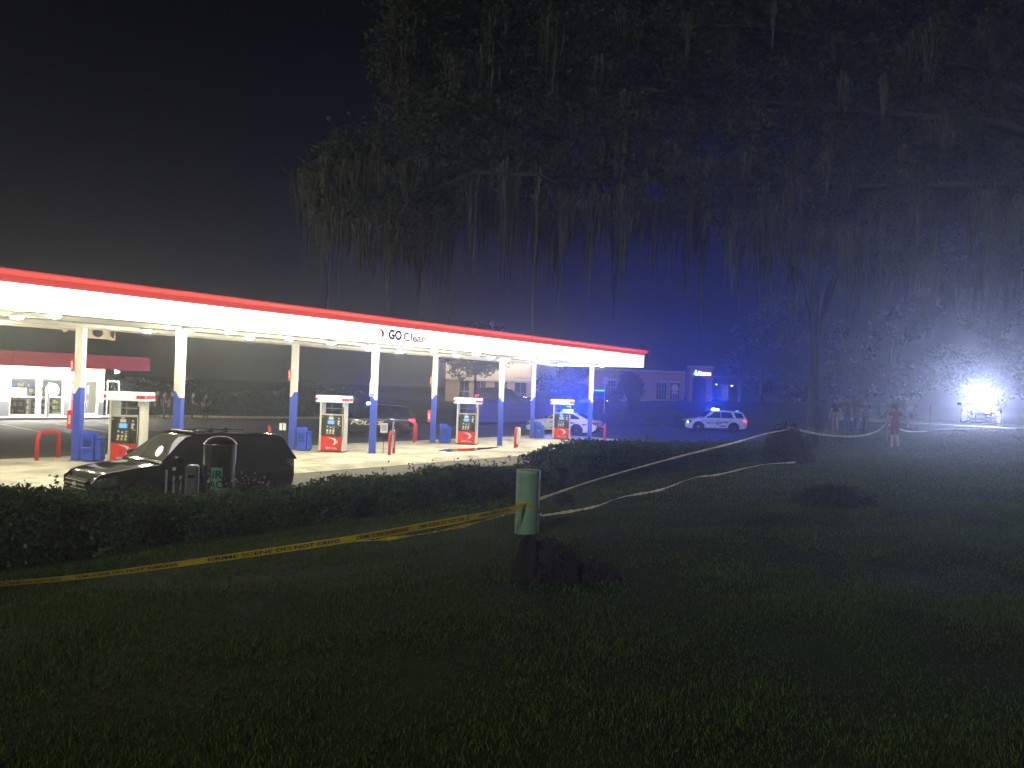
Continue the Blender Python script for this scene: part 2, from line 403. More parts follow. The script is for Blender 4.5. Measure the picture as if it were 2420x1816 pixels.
# ------------------------------------------------------------------ fuel dispensers (face looks along local -y)
pump_grey = M('pump_grey', (.62, .61, .56), .5, var=.06)
yellow_b = M('yellow_b', (.65, .60, .06), .4)
def make_pump():
    t = thing('fuel_dispenser', 'x', 'fuel dispenser')
    for sx in (-1, 1):
        MB().box((sx*.485, 0, 1.04), (.09, .56, 2.06), 0, .012).build('post', pump_grey, t)
    MB().box((0, 0, .36), (.876, .46, .64), 0, .01).build('lower_cabinet', red_panel, t)
    for s in (-1, 1):
        rp = MB().box((0, s*.245, .365), (.876, .02, .60)).build('lower_panel', red_panel, t)
        ux = (1, 0, 0) if s < 0 else (-1, 0, 0); yo = s*.258
        emblem('emblem', white_plain, rp, (-.22 if s < 0 else .22, yo, .33), ux, (0, 0, 1), .50)
        letters('GO', white_plain, rp, (-.23 if s < 0 else .23, yo, .13), ux, (0, 0, 1), width=.155, height=.085, bold=.035)
        letters('Clean', white_plain, rp, (-.06 if s < 0 else .06, yo, .13), ux, (0, 0, 1), width=.32, height=.085)
        bp = MB().box((0, s*.25, 1.10), (.876, .05, .86), 0, .01).build('upper_panel', black_panel, t)
        def pc(nm, x, z, dx, dz, m, th=.02, y=.285):
            return MB().box((x*(-s), s*y, z), (dx, th, dz), 0, min(.008, th/3)).build(nm, m, bp)
        pc('console', -.02, 1.10, .40, .84, M('console', (.035, .037, .037), .4), .03, .282)
        pc('screen', -.02, 1.25, .24, .15, screen_blue, .012, .302)
        pc('price_display', -.02, 1.41, .20, .10, paper, .012, .302)
        pc('price_display', -.03, 1.505, .13, .035, paper, .012, .302)
        for k in range(4):
            pc('key', -.17, 1.20+k*.034, .018, .022, paper, .01, .302); pc('key', .13, 1.20+k*.034, .018, .022, paper, .01, .302)
        pc('receipt_slot', -.17, 1.06, .07, .05, paper, .012, .302)
        pc('card_reader', .10, 1.07, .10, .05, M('grey_blue', (.25, .3, .45), .4), .03, .302)
        pc('keypad', .09, .99, .08, .06, steel, .012, .302)
        kb = MB().lathe([(.035, 0), (.035, -.01), (.001, -.012)], (-.03*(-s), s*.31, 1.035), 12, 'y').build('tap_pad', M('cream', (.7, .68, .45), .5), bp)
        for k in range(3):
            pc('grade_card', -.17+k*.13, .90, .075, .085, paper, .012, .302)
            pc('grade_button', -.185+k*.13, .80, .07, .07, yellow_b, .025, .302)
        pc('sticker', -.39, 1.46, .05, .05, M('lime', (.55, .62, .15), .5), .006, .279)
        pc('sticker', .30, 1.42, .06, .045, paper, .006, .279); pc('sticker', .30, 1.37, .10, .055, blue_paint, .006, .279)
        pc('sticker', .30, 1.295, .11, .07, paper, .006, .279); pc('sticker', .285, 1.20, .08, .09, paper, .006, .279)
        # nozzle in its holster and hose loop
        nx = .31*(-s)
        nz = MB().tube([(nx+.05*(-s), s*.30, 1.09), (nx, s*.33, 1.0), (nx-.02*(-s), s*.33, .86), (nx-.03*(-s), s*.32, .74)], [.018, .03, .028, .02], 8).build('nozzle', rubber, bp, True)
        MB().box((nx+.04*(-s), s*.283, 1.12), (.10, .02, .03)).build('holster', steel, bp)
        hp = []
        x0 = nx-.03*(-s); x1 = .475*(-s)
        for k in range(25):
            u = k/24
            if u < .45: v = u/.45; hp.append((x0+(.05*v*v)*(-s)-.10*math.sin(v*math.pi)*(-s)*.6, s*.34, .74-.58*math.sin(v*math.pi/2)))
            else: v = (u-.45)/.55; hp.append((x0+(.05+(x1/(-s)-x0/(-s)-.05+.06*math.sin(v*math.pi))*(1-(1-v)**2.2))*(-s), s*(.34-.05*v), .16+1.74*v**1.6))
        MB().tube(hp, .011, 6).build('hose', rubber, t, True)
        MB().tube([(x1, s*.29, 1.90), (x1, s*.29, 1.62)], .02, 8).build('hose_clip', dark_metal, t)
    MB().box((0, 0, 1.555), (.876, .44, .03)).build('shelf', pump_grey, t)
    MB().tube([(-.09, 0, 1.57), (-.09, 0, 2.08)], .012, 6).build('pipe', steel, t)
    MB().tube([(-.44, 0, 1.82), (.44, 0, 1.82)], .012, 6).build('pipe', steel, t)
    va = MB().box((0, 0, 2.215), (1.42, .66, .29), 0, .03).build('valance', M('valance', (.8, .8, .78), .35, emit=(1, 1, .95), es=.5), t)
    for s in (-1, 1):
        for e in (-1, 1):
            wdt = .30 if e*s < 0 else .10
            MB().box((e*(.712-wdt/2), s*.332, 2.20), (wdt, .008, .11)).build('stripe', red_panel, va)
            if s < 0: MB().box((e*.713, 0, 2.20), (.008, .60, .11)).build('stripe', red_panel, va)
    MB().box((0, 0, .02), (1.10, .60, .04)).build('plinth', dark_metal, t)
    return t
proto = make_pump()
plabels = ['fuel dispenser partly hidden behind the black parked vehicle', 'fuel dispenser in front of the dark marked police vehicle',
           'fuel dispenser standing just behind the puddle', 'fuel dispenser in front of the white police sedan']
for i in range(4):
    o = proto if i == 0 else copy_tree(proto)
    o.location = (i*S+K*.49, W*.49, ZF); o.rotation_euler = (0, 0, IA)
    tag(o, 'white and red '+plabels[i], 'fuel dispenser', 'fuel dispensers on the islands')

# ------------------------------------------------------------------ blue bins, red hoops, signs and boxes by the columns
bin_blue = M('bin_blue', (.03, .085, .58), .35, var=.08, vs=4)
bin_dark = M('bin_dark', (.012, .03, .22), .5)
def make_bin():
    t = thing('windshield_service_bin', 'x', 'bin')
    MB().box((0, 0, .42), (.38, .44, .80), 0, .03).build('body', bin_blue, t)
    MB().add([(-.20, -.235, .80), (.20, -.235, .80), (.20, .235, .80), (-.20, .235, .80), (-.20, -.235, .92), (.20, -.235, .92), (.17, .0, 1.0), (-.17, .0, 1.0), (.20, .235, .92), (-.20, .235, .92)],
             [(0, 1, 5, 4), (4, 5, 6, 7), (7, 6, 8, 9), (2, 3, 9, 8), (1, 2, 8, 6, 5), (3, 0, 4, 7, 9), (3, 2, 1, 0)]).build('lid', bin_blue, t)
    MB().box((0, -.222, .62), (.25, .012, .25)).build('opening', bin_dark, t)
    MB().box((0, -.245, .47), (.30, .05, .05), 0, .015).build('ledge', bin_blue, t)
    MB().box((.30, .03, .40), (.22, .36, .74), 0, .05).build('fluid_tank', bin_blue, t)
    MB().box((.30, .03, .79), (.24, .38, .08), 0, .03).build('tank_lid', bin_blue, t)
    MB().tube([(.40, -.05, .5), (.45, -.10, .66)], .012, 6).build('squeegee', rubber, t)
    MB().box((0, -.225, .33), (.30, .006, .008)).build('seam', bin_dark, t)
    return t
b0 = make_bin()
for i, (x, y, rz, lab) in enumerate([(-1.70, 2.36, -.95, 'blue windshield service bin beside the big red hoop and parked black vehicle'), (6.86, 2.40, -.75, 'blue windshield service bin by the column with hanging white cards'),
                                     (15.78, 2.55, -.65, 'blue windshield service bin beside the column with red extinguisher box and puddle'), (24.05, 2.52, -.65, 'blue windshield service bin near the front wheel of the white sedan')]):
    o = b0 if i == 0 else copy_tree(b0)
    o.location = (x, y, ZF); o.rotation_euler = (0, 0, rz); tag(o, lab, 'bin', 'blue bins beside the rear columns')
def hoop(p0, p1, h, label):
    c = ((p0[0]+p1[0])/2, (p0[1]+p1[1])/2); d = math.hypot(p1[0]-p0[0], p1[1]-p0[1])/2; a = math.atan2(p1[1]-p0[1], p1[0]-p0[0])
    t = thing('hoop_bollard', label, 'bollard', (c[0], c[1], ZF), a, 'red hoop bollards at the island ends')
    r_ = .26; path = [(-d, 0, 0), (-d, 0, h-r_)]
    for k in range(1, 7): b = math.pi/2*k/6; path.append((-d+r_-r_*math.cos(b), 0, h-r_+r_*math.sin(b)))
    for k in range(0, 7): b = math.pi/2*k/6; path.append((d-r_+r_*math.sin(b), 0, h-r_+r_*math.cos(b)))
    path.append((d, 0, 0))
    MB().tube(path, .058, 12).build('pipe', red_paint, t, True)
    for e in (-d, d): MB().lathe([(.10, 0), (.10, .012), (.06, .014)], (e, 0, 0), 12).build('flange', M('flange', (.5, .47, .4), .7), t)
    return t
def isl(i, u, v):          # point on island i: u along the axis from the back column, v across (towards the camera side is -)
    ax = (math.cos(IA), math.sin(IA)); n = (-ax[1], ax[0])
    return (i*S+K+ax[0]*u+n[0]*v, W+ax[1]*u+n[1]*v)
L_IS = math.hypot(K, W)
hoop((-2.95, 3.35), (-2.05, 3.95), .92, 'red hoop bollard standing beside the blue bin nearest the store')
hoop((6.0, 3.45), (6.45, 4.15), .92, 'red hoop bollard half hidden behind the black parked vehicle')
hoop((8.62, -1.05), (9.35, -.55), .95, 'red hoop bollard with a poster board tied to it')
hoop((14.6, 3.45), (15.15, 3.85), .92, 'red hoop bollard behind the rear of the dark police vehicle')
hoop((16.85, -1.30), (17.40, -1.0), .98, 'red hoop bollard seen edge on with a small white sign')
hoop((25.95, -1.0), (26.7, -.6), .98, 'red hoop bollard nearest the rear of the white sedan')
# poster board tied to a hoop
t = thing('poster_board', 'tall blue and white poster board leaning on a red hoop bollard', 'sign', (8.86, -.98, ZF+.28), R(40))
MB().box((0, 0, .55), (.60, .02, 1.10)).build('board', M('poster', (.42, .44, .62), .4, var=.35, vs=2.5), t)
MB().box((0, -.014, .80), (.52, .006, .50)).build('print', M('poster_blue', (.12, .13, .5), .4, var=.3, vs=4), t)
MB().box((0, -.014, .18), (.52, .006, .26)).build('print', M('poster_grey', (.45, .5, .5), .4, var=.3, vs=9), t)
t = thing('notice_board', 'small white notice with a red hoop edge, standing next to hoop bollard', 'sign', (17.0, -1.38, ZF+.15), R(62))
MB().box((0, 0, .45), (.45, .02, .85)).build('board', paper, t)
# sign on a thin stake next to the column
t = thing('stake_sign', 'small white notice on a thin stake beside a front column', 'sign', (8.98, -.30, ZF), R(-38))
MB().tube([(0, 0, 0), (0, 0, .9)], .012, 6).build('stake', dark_metal, t)
sg = MB().box((0, -.016, 1.08), (.30, .012, .40)).build('plate', paper, t)
for k in range(7): MB().box((0, -.0235, 1.20-k*.038), (.24-.02*(k % 3), .003, .018)).build('text_line', blue_ink, sg)
t = thing('hook_stand', 'two small white cards hanging from a thin hooked stand', 'sign', (6.28, 2.95, ZF), R(-38))
MB().tube([(0, 0, 0), (0, 0, 1.25), (.02, 0, 1.33), (.06, 0, 1.36), (.10, 0, 1.33)], .014, 6).build('stand', dark_metal, t)
for e in (-.075, .075): MB().box((e, -.02, .98), (.115, .012, .30)).build('card', white_plain, t)
# number signs and blue instruction sign on the columns
def col_sign(i, u, z, wd, hg, name, label, mat, glyph=None, side=-1):
    x, y = isl(i, u, side*.134)
    t = thing(name, label, 'sign', (x, y, z), IA)
    MB().box((0, 0, 0), (wd, .016, hg), 0).build('plate', mat, t)
    if glyph: text('numeral', glyph, white_plain, t, (-wd*.25, -.0095, -hg*.34), (1, 0, 0), (0, 0, 1), width=wd*.5, height=hg*.68, bold=.03)
    return t
for i, lab in ((0, 'nearest the store'), (1, 'by the hanging white cards'), (2, 'beside the red extinguisher box')):
    x, y = isl(i, -.17, -.02)
    t = thing('pump_number_sign', 'small red pump number sign on the white column '+lab, 'sign', (x, y, 3.18), IA, 'pump number signs')
    MB().box((0, 0, 0), (.10, .34, .42)).build('plate', red_panel, t)
    text('numeral', str(1+2*i) if i else '8', white_plain, t, (-.025, -.1715, -.14), (1, 0, 0), (0, 0, 1), width=.055, height=.28, bold=.03)
t = col_sign(1, L_IS-.06, 2.72, .23, .62, 'instruction_sign', 'blue and white instruction sign high on a front column', paper)
MB().box((.01, -.011, -.03), (.18, .006, .50)).build('print', blue_paint, t)
for k in range(7): MB().box((.01, -.016, .16-k*.06), (.13-.02*(k % 2), .003, .028)).build('text_line', white_plain, t)
for i, lab in ((0, 'nearest the store'), (2, 'beside the puddle')):
    x, y = isl(i, -.21, -.03)
    t = thing('extinguisher_box', 'red fire extinguisher box on the blue column '+lab, 'extinguisher box', (x, y, 1.38), IA, 'extinguisher boxes')
    MB().box((0, 0, 0), (.18, .22, .62), 0, .015).build('box', red_panel, t)
    MB().box((0, -.114, .0), (.07, .006, .30)).build('sticker', paper, t)
    MB().box((-.10, -.05, .12), (.02, .05, .10)).build('latch', chrome, t)

# ------------------------------------------------------------------ vehicles (local +x is the front, +y the driver's side)
tyre_m = M('tyre_m', (.010, .010, .010), .85, spec=.2, var=.2)
rim_m = M('rim_m', (.012, .012, .013), .45, spec=.3)
hub_m = M('hub_m', (.7, .7, .7), .2, 1.0)
under_m = M('under_m', (.008, .008, .008), .9)
lens_clear = M('lens_clear', (.07, .075, .08), .06, spec=.5)
lens_red = M('lens_red', (.22, .01, .01), .12, coat=.5)
lens_red_lit = M('lens_red_lit', (.4, .01, .01), .2, emit=(1, .03, .06), es=5)
head_lit = M('head_lit', (.9, .9, .9), .2, emit=(1, .93, .75), es=22)
head_warm = M('head_warm', (.9, .9, .9), .2, emit=(1, .62, .36), es=40)
trim_black = M('trim_black', (.010, .010, .011), .5, spec=.2)
seam_m = M('seam_m', (.006, .006, .006), .9)
plate_m = M('plate_m', (.6, .6, .55), .5)
def blue_lit(s): return M('blue_lit_%g' % s, (.05, .1, .5), .3, emit=(.02, .10, 1.0), es=s)
def cyan_lit(s): return M('cyan_lit_%g' % s, (.1, .3, .6), .3, emit=(.004, .055, 1.0), es=s)
def itp(pts, x):
    xs = [p_[0] for p_ in pts]; ys = [p_[1] for p_ in pts]
    return float(np.interp(x, xs, ys))
SUV = dict(L0=-2.48, L1=2.50, wheel=.385, arch=.46, axf=1.50, axr=-1.36,
    top=[(-2.48, .92), (-2.44, 1.04), (-2.34, 1.10), (-1, 1.13), (.9, 1.12), (1.1, 1.115), (1.6, 1.08), (2.1, 1.01), (2.32, .95), (2.42, .86), (2.48, .70), (2.5, .60)],
    bot=[(-2.48, .50), (-2.3, .36), (-1.9, .30), (1.9, .27), (2.3, .27), (2.5, .36)],
    w=[(-2.48, .80), (-2.42, .88), (-2.2, .945), (-1.5, .975), (0, .985), (1.5, .975), (2.05, .93), (2.3, .85), (2.44, .72), (2.5, .60)],
    roof=[(-2.44, 1.10), (-2.40, 1.20), (-2.16, 1.66), (-2.05, 1.70), (-1.5, 1.74), (-.6, 1.765), (.1, 1.745), (.36, 1.69), (.55, 1.58), (1.08, 1.14)],
    belt=1.10, zr=1.74, wb=.93, wt=.665,
    ws=((1.02, 1.17), (.42, 1.665)), rw=((-2.395, 1.21), (-2.19, 1.61)),
    glass=[[(.80, 1.165), (.18, 1.62), (-.30, 1.645), (-.30, 1.165)], [(-.36, 1.165), (-.36, 1.645), (-1.20, 1.64), (-1.34, 1.165)], [(-1.56, 1.20), (-1.40, 1.63), (-2.02, 1.585), (-2.20, 1.20)]],
    seams=[1.02, -.33, -1.24], rows=[1.0, .33, 0], len=5.0)
SEDAN = dict(L0=-2.55, L1=2.55, wheel=.36, arch=.425, axf=1.62, axr=-1.24,
    top=[(-2.55, .72), (-2.50, .92), (-2.36, 1.03), (-1.75, 1.07), (-.9, 1.03), (.95, 1.0), (1.2, .99), (1.8, .92), (2.2, .83), (2.42, .72), (2.52, .58), (2.55, .50)],
    bot=[(-2.55, .48), (-2.3, .32), (-1.9, .25), (1.9, .22), (2.3, .22), (2.55, .30)],
    w=[(-2.55, .72), (-2.45, .84), (-2.2, .91), (-1.2, .945), (0, .95), (1.5, .94), (2.1, .89), (2.38, .79), (2.5, .64), (2.55, .52)],
    roof=[(-1.98, 1.05), (-1.7, 1.18), (-1.15, 1.40), (-.8, 1.475), (-.3, 1.52), (.0, 1.50), (.25, 1.43), (.5, 1.33), (1.18, 1.01)],
    belt=.99, zr=1.5, wb=.88, wt=.60,
    ws=((1.10, 1.055), (.32, 1.405)), rw=((-1.86, 1.12), (-1.12, 1.425)),
    glass=[[(.86, 1.06), (.22, 1.375), (-.22, 1.43), (-.22, 1.06)], [(-.28, 1.06), (-.28, 1.43), (-.82, 1.40), (-1.30, 1.22), (-1.42, 1.10)]],
    seams=[.98, -.25, -1.1], rows=[1, 0], len=5.1)

def vehicle(P, name, label, loc, heading, paint, cat='police car', lit_tail=False, head=None, trim=None, hub=True, push=False, emblem_=False):
    t = thing(name, label, cat, loc, heading)
    # --- lower body
    xs = sorted(set([P['L0'], P['L1']] + list(np.linspace(P['L0'], P['L1'], 46)) +
        [ax+P['arch']*math.cos(k*math.pi/12) for ax in (P['axf'], P['axr']) for k in range(13)] +
        [ax+e*(P['arch']+.004) for ax in (P['axf'], P['axr']) for e in (-1, 1)]))
    def z0(x):
        z = itp(P['bot'], x)
        for ax in (P['axf'], P['axr']):
            if abs(x-ax) <= P['arch']: z = max(z, P['wheel']-.02+math.sqrt(max(0, P['arch']**2-(x-ax)**2)))
        return z
    def half(x):
        wv, zt, zb_ = itp(P['w'], x), itp(P['top'], x), z0(x)
        zt = max(zt, zb_+.06); lo = itp(P['bot'], x); h = zt-lo
        def wz(z):
            f = (z-lo)/max(h, .05)
            return wv*float(np.interp(f, [0, .18, .42, .62, .68, .86, 1], [.955, .985, 1.0, .992, .985, .965, .93]))
        zz = [zb_] + [zb_+(zt-.04-zb_)*k for k in (.15, .35, .55, .62, .72, .86, 1)]
        pts = [(wz(z), z) for z in zz]
        pts += [(wv*.89, zt-.008), (wv*.78, zt+.006), (wv*.45, zt+.022), (0, zt+.03)]
        return pts
    rings = []
    for x in xs:
        h = half(x); rings.append([(x, y, z) for y, z in h] + [(x, -y, z) for y, z in h[-2::-1]])
    b = MB().loft(rings); n = len(rings[0])
    b.f.append(tuple(range(n))); k = (len(rings)-1)*n; b.f.append(tuple(range(k+n-1, k-1, -1)))
    b.build('body', paint, t, True)
    for ax in (P['axf'], P['axr']):
        pass
    MB().box(((P['L0']+P['L1'])/2, 0, .52), (P['L1']-P['L0']-.45, itp(P['w'], 0)*1.62, .52)).build('underbody_shade', under_m, t)  # black box added inside the body so the wheel arches look shaded
    # --- cabin
    def wz(z): return P['wb']+(P['wt']-P['wb'])*(z-P['belt'])/(P['zr']-P['belt'])
    rr = P['roof']; xs2 = sorted(set([a for a, _ in rr] + list(np.linspace(rr[0][0], rr[-1][0], 26))))
    rings = []
    for x in xs2:
        zr = itp(rr, x); zb_ = P['belt']-.02; zr = max(zr, zb_+.02)
        hh = [(wz(zb_), zb_), (wz(zb_+(zr-zb_)*.5), zb_+(zr-zb_)*.5), (wz(zr-.05*min(1, (zr-zb_)/.3)), zr-.05*min(1, (zr-zb_)/.3)), (wz(zr)*.95, zr-.008), (wz(zr)*.80, zr+.004), (wz(zr)*.45, zr+.014), (0, zr+.018)]
        rings.append([(x, y, z) for y, z in hh] + [(x, -y, z) for y, z in hh[-2::-1]])
    MB().loft(rings).build('cabin', paint, t, True)
    for s in (1, -1):
        for gpoly in P['glass']:
            V = [(x, s*(wz(z)+.008), z) for x, z in gpoly]
            obj_from('side_window', V, [tuple(range(len(V))) if s < 0 else tuple(range(len(V)-1, -1, -1))], glass_dark, t)
    for key, nm, sg in (('ws', 'windshield', 1), ('rw', 'rear_window', -1)):
        (xa, za), (xb, zb2) = P[key]; G_ = []
        nrm = Vector((zb2-za, 0, xa-xb) if sg > 0 else (-(zb2-za), 0, abs(xb-xa))).normalized()
        for k in range(5):
            u = k/4; x, z = xa+(xb-xa)*u, za+(zb2-za)*u
            zz = max(z, itp(rr, x)); row = []
            for m_ in range(9):
                v = -1+m_/4; y = v*(wz(zz)*.90)
                row.append(Vector((x, y, zz+.018-.02*v*v))+nrm*.012)
            G_.append(row)
        MB().loft(G_).build(nm, glass_dark, t, True)
    # --- wheels
    wr = P['wheel']
    for ax in (P['axf'], P['axr']):
        for s in (1, -1):
            yo = s*(itp(P['w'], ax)-.13)
            wl = thing('wheel', None, None, (ax, yo, wr)); wl.parent = t
            MB().lathe([(wr*.62, -.11), (wr*.93, -.115), (wr, -.08), (wr, .08), (wr*.93, .115), (wr*.62, .11)], (0, 0, 0), 28, 'y').build('tyre', tyre_m, wl, True)
            rm = MB().lathe([(wr*.64, s*.085), (wr*.56, s*.075), (wr*.50, s*.05), (wr*.30, s*.085), (wr*.20, s*.09), (.001, s*.09)], (0, 0, 0), 24, 'y').build('rim', rim_m if hub else steel, wl, True)
            if hub: MB().lathe([(wr*.17, s*.09), (wr*.14, s*.115), (.001, s*.12)], (0, 0, 0), 14, 'y').build('hub_cap', hub_m, wl, True)
            for k in range(10):
                a = k*math.pi/5; MB().box((wr*.42*math.cos(a), s*.083, wr*.42*math.sin(a)), (.03, .02, .03), 0).build('vent', under_m, wl)
    # --- panel gaps, handles, mirrors, trim
    def side(x, z, off=.003):
        hh = half(x); ys = [q_[0] for q_ in hh[:8]]; zs = [q_[1] for q_ in hh[:8]]
        return float(np.interp(z, zs, ys))+off
    for s in (1, -1):
        for sx in P['seams']:
            zlo = z0(sx)+.03; zhi = itp(P['top'], sx)-.06
            path = [(sx-.03*(1-abs(2*k/7-1)), zlo+(zhi-zlo)*k/7) for k in range(8)]
            V = []; 
            for x, z in path: V += [(x-.005, s*side(x, z), z), (x+.005, s*side(x, z), z)]
            obj_from('door_seam', V, [(2*k, 2*k+1, 2*k+3, 2*k+2) for k in range(7)], seam_m, t)
        for hx in (P['seams'][1]+.22, P['seams'][2]+.18):
            zt = itp(P['top'], hx)-.15; MB().box((hx, s*(side(hx, zt)+.018), zt), (.18, .03, .03), 0, .008).build('door_handle', trim or paint, t)
        mx = P['glass'][0][0][0]+.02; mz = P['belt']+.13
        MB().box((mx-.02, s*(P['wb']+.13), mz), (.14, .20, .15), 0, .03).build('mirror', trim or paint, t)
        rk = [(x, z0(x)) for x in np.linspace(P['axr']+P['arch']+.02, P['axf']-P['arch']-.02, 6)]
        V = [];
        for x, z in rk: V += [(x, s*side(x, z+.01, .006), z-.02), (x, s*side(x, z+.08, .006), z+.08)]
        obj_from('rocker_trim', V, [(2*k, 2*k+1, 2*k+3, 2*k+2) for k in range(5)], trim_black, t)
        for ax in (P['axf'], P['axr']):
            V = []
            for k in range(13):
                a = math.pi*k/12; x = ax+P['arch']*math.cos(a); z = P['wheel']-.02+P['arch']*math.sin(a); z = max(z, itp(P['bot'], x))
                x2 = ax+(P['arch']+.035)*math.cos(a); z2 = P['wheel']-.02+(P['arch']+.035)*math.sin(a); z2 = max(z2, itp(P['bot'], x2))
                yy = side(min(max(x2, P['L0']), P['L1']), z2, .008); V += [(x, s*yy, z), (x2, s*yy, z2)]
            obj_from('arch_trim', V, [(2*k, 2*k+1, 2*k+3, 2*k+2) for k in range(12)], trim_black, t)
    # --- front: grille, lamps, bumper ; rear: lamps, plate
    xf = P['L1']; top = itp(P['top'], xf-.12)
    gz = top-.17
    gr = MB().box((xf-.05, 0, gz), (.07, 1.02, .25), 0, .03).build('grille', trim_black, t)
    for k in range(3): MB().box((xf-.008, 0, gz+.08-k*.08), (.03, .98, .022), 0, .006).build('grille_bar', chrome if emblem_ else M('grille_bar', (.12, .12, .12), .3, .8), gr)
    if emblem_: MB().lathe([(.055, 0), (.05, .012), (.001, .016)], (0, 0, 0), 16).build('badge', chrome, gr).matrix_local = Matrix.Translation((xf+.012, 0, gz)) @ Matrix.Rotation(R(90), 4, 'Y') @ Matrix.Diagonal((1, 1.7, 1, 1))
    MB().box((xf-.045, 0, .42), (.10, 1.15, .16), 0, .04).build('bumper_intake', trim_black, t)
    for s in (1, -1):
        hx = xf-.20; yy = itp(P['w'], hx)
        V = []
        for k in range(6):
            x = xf-.07-k*.075; y = s*(itp(P['w'], x)*.985+.012); V += [(x, y, top-.22+.02*k), (x, y*.985, top-.05+.022*k)]
        MB().add(V, [(2*k, 2*k+1, 2*k+3, 2*k+2) for k in range(5)]).build('headlight', lens_clear, t, True)
        MB().lathe([(.08, 0), (.06, .03), (.001, .04)], (0, 0, 0), 14).build('lamp', head or lens_clear, t).matrix_local = Matrix.Translation((xf-.15, s*(itp(P['w'], xf-.15)-.05), top-.13)) @ Matrix.Rotation(s*R(28), 4, 'Z') @ Matrix.Rotation(R(90), 4, 'Y')
        xr = P['L0']; tz = itp(P['top'], xr+.12)
        V = []
        for k in range(5):
            x = xr+.035+k*.075; y = s*(itp(P['w'], x)*.985+.012); V += [(x, y, tz-.26+.05*k), (x, y*.97, tz-.02)]
        MB().add(V, [(2*k, 2*k+1, 2*k+3, 2*k+2) for k in range(4)]).build('taillight', lens_red_lit if lit_tail else lens_red, t, True)
        MB().box((xr-.002, s*itp(P['w'], xr)*.82, tz-.14), (.03, .18, .20), 0, .01).build('taillight', lens_red_lit if lit_tail else lens_red, t)
    MB().box((P['L0']-.01, 0, .74), (.02, .34, .16)).build('licence_plate', plate_m, t)
    MB().box((P['L0']+.02, 0, .50), (.12, 1.5, .14), 0, .04).build('rear_bumper', trim_black, t)
    if push:
        for s in (1, -1): MB().box((xf+.10, s*.25, .62), (.06, .06, .55), 0, .02).build('push_bar', trim_black, t)
        for z in (.50, .78): MB().tube([(xf+.03, -.60, z), (xf+.11, -.4, z), (xf+.12, 0, z), (xf+.11, .4, z), (xf+.03, .60, z)], .03, 8).build('push_bar', trim_black, t)
    return t, side, wz
def side_text(t, s, x0, z0_, width, height, mat, y, **kw):
    """lettering on the driver's side, reads from the front backwards"""
    return text('lettering', s, mat, t, (x0, y, z0_), (-1, 0, 0), (0, 0, 1), width=width, height=height, **kw)
def lightbar(t, x, z, lens, half_w=.58, lit=(-1, 1), rest=None):
    lb = MB().box((x, 0, z), (.26, half_w*2, .035), 0, .01).build('lightbar', trim_black, t)
    for k in range(-3, 4):
        on = any((k > 0 and e > 0) or (k < 0 and e < 0) for e in lit) or (k == 0 and len(lit) > 1)
        MB().box((x, k*half_w*2/7.2, z+.05), (.24, half_w*2/7.4, .065), 0, .02).build('lens', lens if on else (rest or M('lens_off', (.05, .07, .12), .15)), lb)
    for s in (1, -1): MB().box((x, s*half_w*.85, z-.03), (.06, .05, .05)).build('foot', trim_black, lb)
    return lb

paint_black = M('paint_black', (.005, .005, .006), .10, spec=.35, coat=.25)
paint_white = M('paint_white', (.80, .80, .80), .22, coat=.8)
paint_dark = M('paint_dark', (.012, .012, .016), .18, coat=.8)
paint_grey = M('paint_grey', (.02, .022, .028), .2, coat=.8)
# 1. black unmarked vehicle parked along the lane, nose towards the left
t, side, wz = vehicle(SUV, 'parked_suv', 'glossy black unmarked vehicle parked behind the hedge in front of the canopy', (-3.74, -7.12, -.10), R(180), paint_black, 'car', hub=True, emblem_=True)
MB().box((.10, 0, 1.79), (.16, .95, .03), 0, .01).build('roof_bar', M('roof_bar', (.06, .06, .06), .25, .5), t)
for x in (-.55, -.95): MB().add([(x+.10, -.012, 1.78), (x+.10, .012, 1.78), (x-.10, .012, 1.775), (x-.10, -.012, 1.775), (x-.06, .006, 1.86), (x-.06, -.006, 1.86)], [(0, 1, 4, 5), (1, 2, 4), (2, 3, 5, 4), (3, 0, 5)]).build('antenna', trim_black, t)
MB().box((-.22, .2, 1.80), (.22, .10, .05), 0, .015).build('roof_module', M('cream_plate', (.5, .5, .4), .4), t)
for s in (1, -1): MB().tube([(.25, s*.60, 1.745), (-.7, s*.615, 1.78), (-1.9, s*.60, 1.73)], .014, 6).build('roof_rail', trim_black, t)
MB().box((-1.45, side(-1.45, .78)+.006, .80), (.42, .012, .03)).build('side_trim', trim_black, t)
# 2. dark marked vehicle behind the canopy
h2 = math.atan2(.69, -.73)
t, side, wz = vehicle(SUV, 'police_suv', 'dark marked vehicle with a blue side stripe and glowing red tail lamps, behind the dispensers', (15.62, 7.95, -.012), h2, paint_dark, lit_tail=True, push=True)
stripe = M('stripe_blue', (.03, .04, .26), .3)
for s in (1, -1):
    V = []
    xs = np.linspace(-2.36, 2.2, 24)
    for x in xs:
        zt = itp(SUV['top'], x); V += [(x, s*side(x, zt-.17, .005), zt-.17), (x, s*side(x, zt-.10, .005), zt-.10)]
    obj_from('stripe', V, [(2*k, 2*k+1, 2*k+3, 2*k+2) for k in range(23)], stripe, t)
gold = M('gold_ink', (.80, .74, .52), .4); gold_d = M('gold_edge', (.25, .22, .13), .5)
side_text(t, 'POLICE', .98, .685, 1.80, .235, gold_d, side(0, .8, .008), bold=.05, shear=.25)
side_text(t, 'POLICE', .97, .70, 1.76, .205, gold, side(0, .8, .012), bold=.01, shear=.25)
side_text(t, '911', -1.93, .70, .22, .09, red_ink, side(-2.0, .75, .008), bold=.03)
lightbar(t, .05, 1.80, blue_lit(900), lit=(1,))
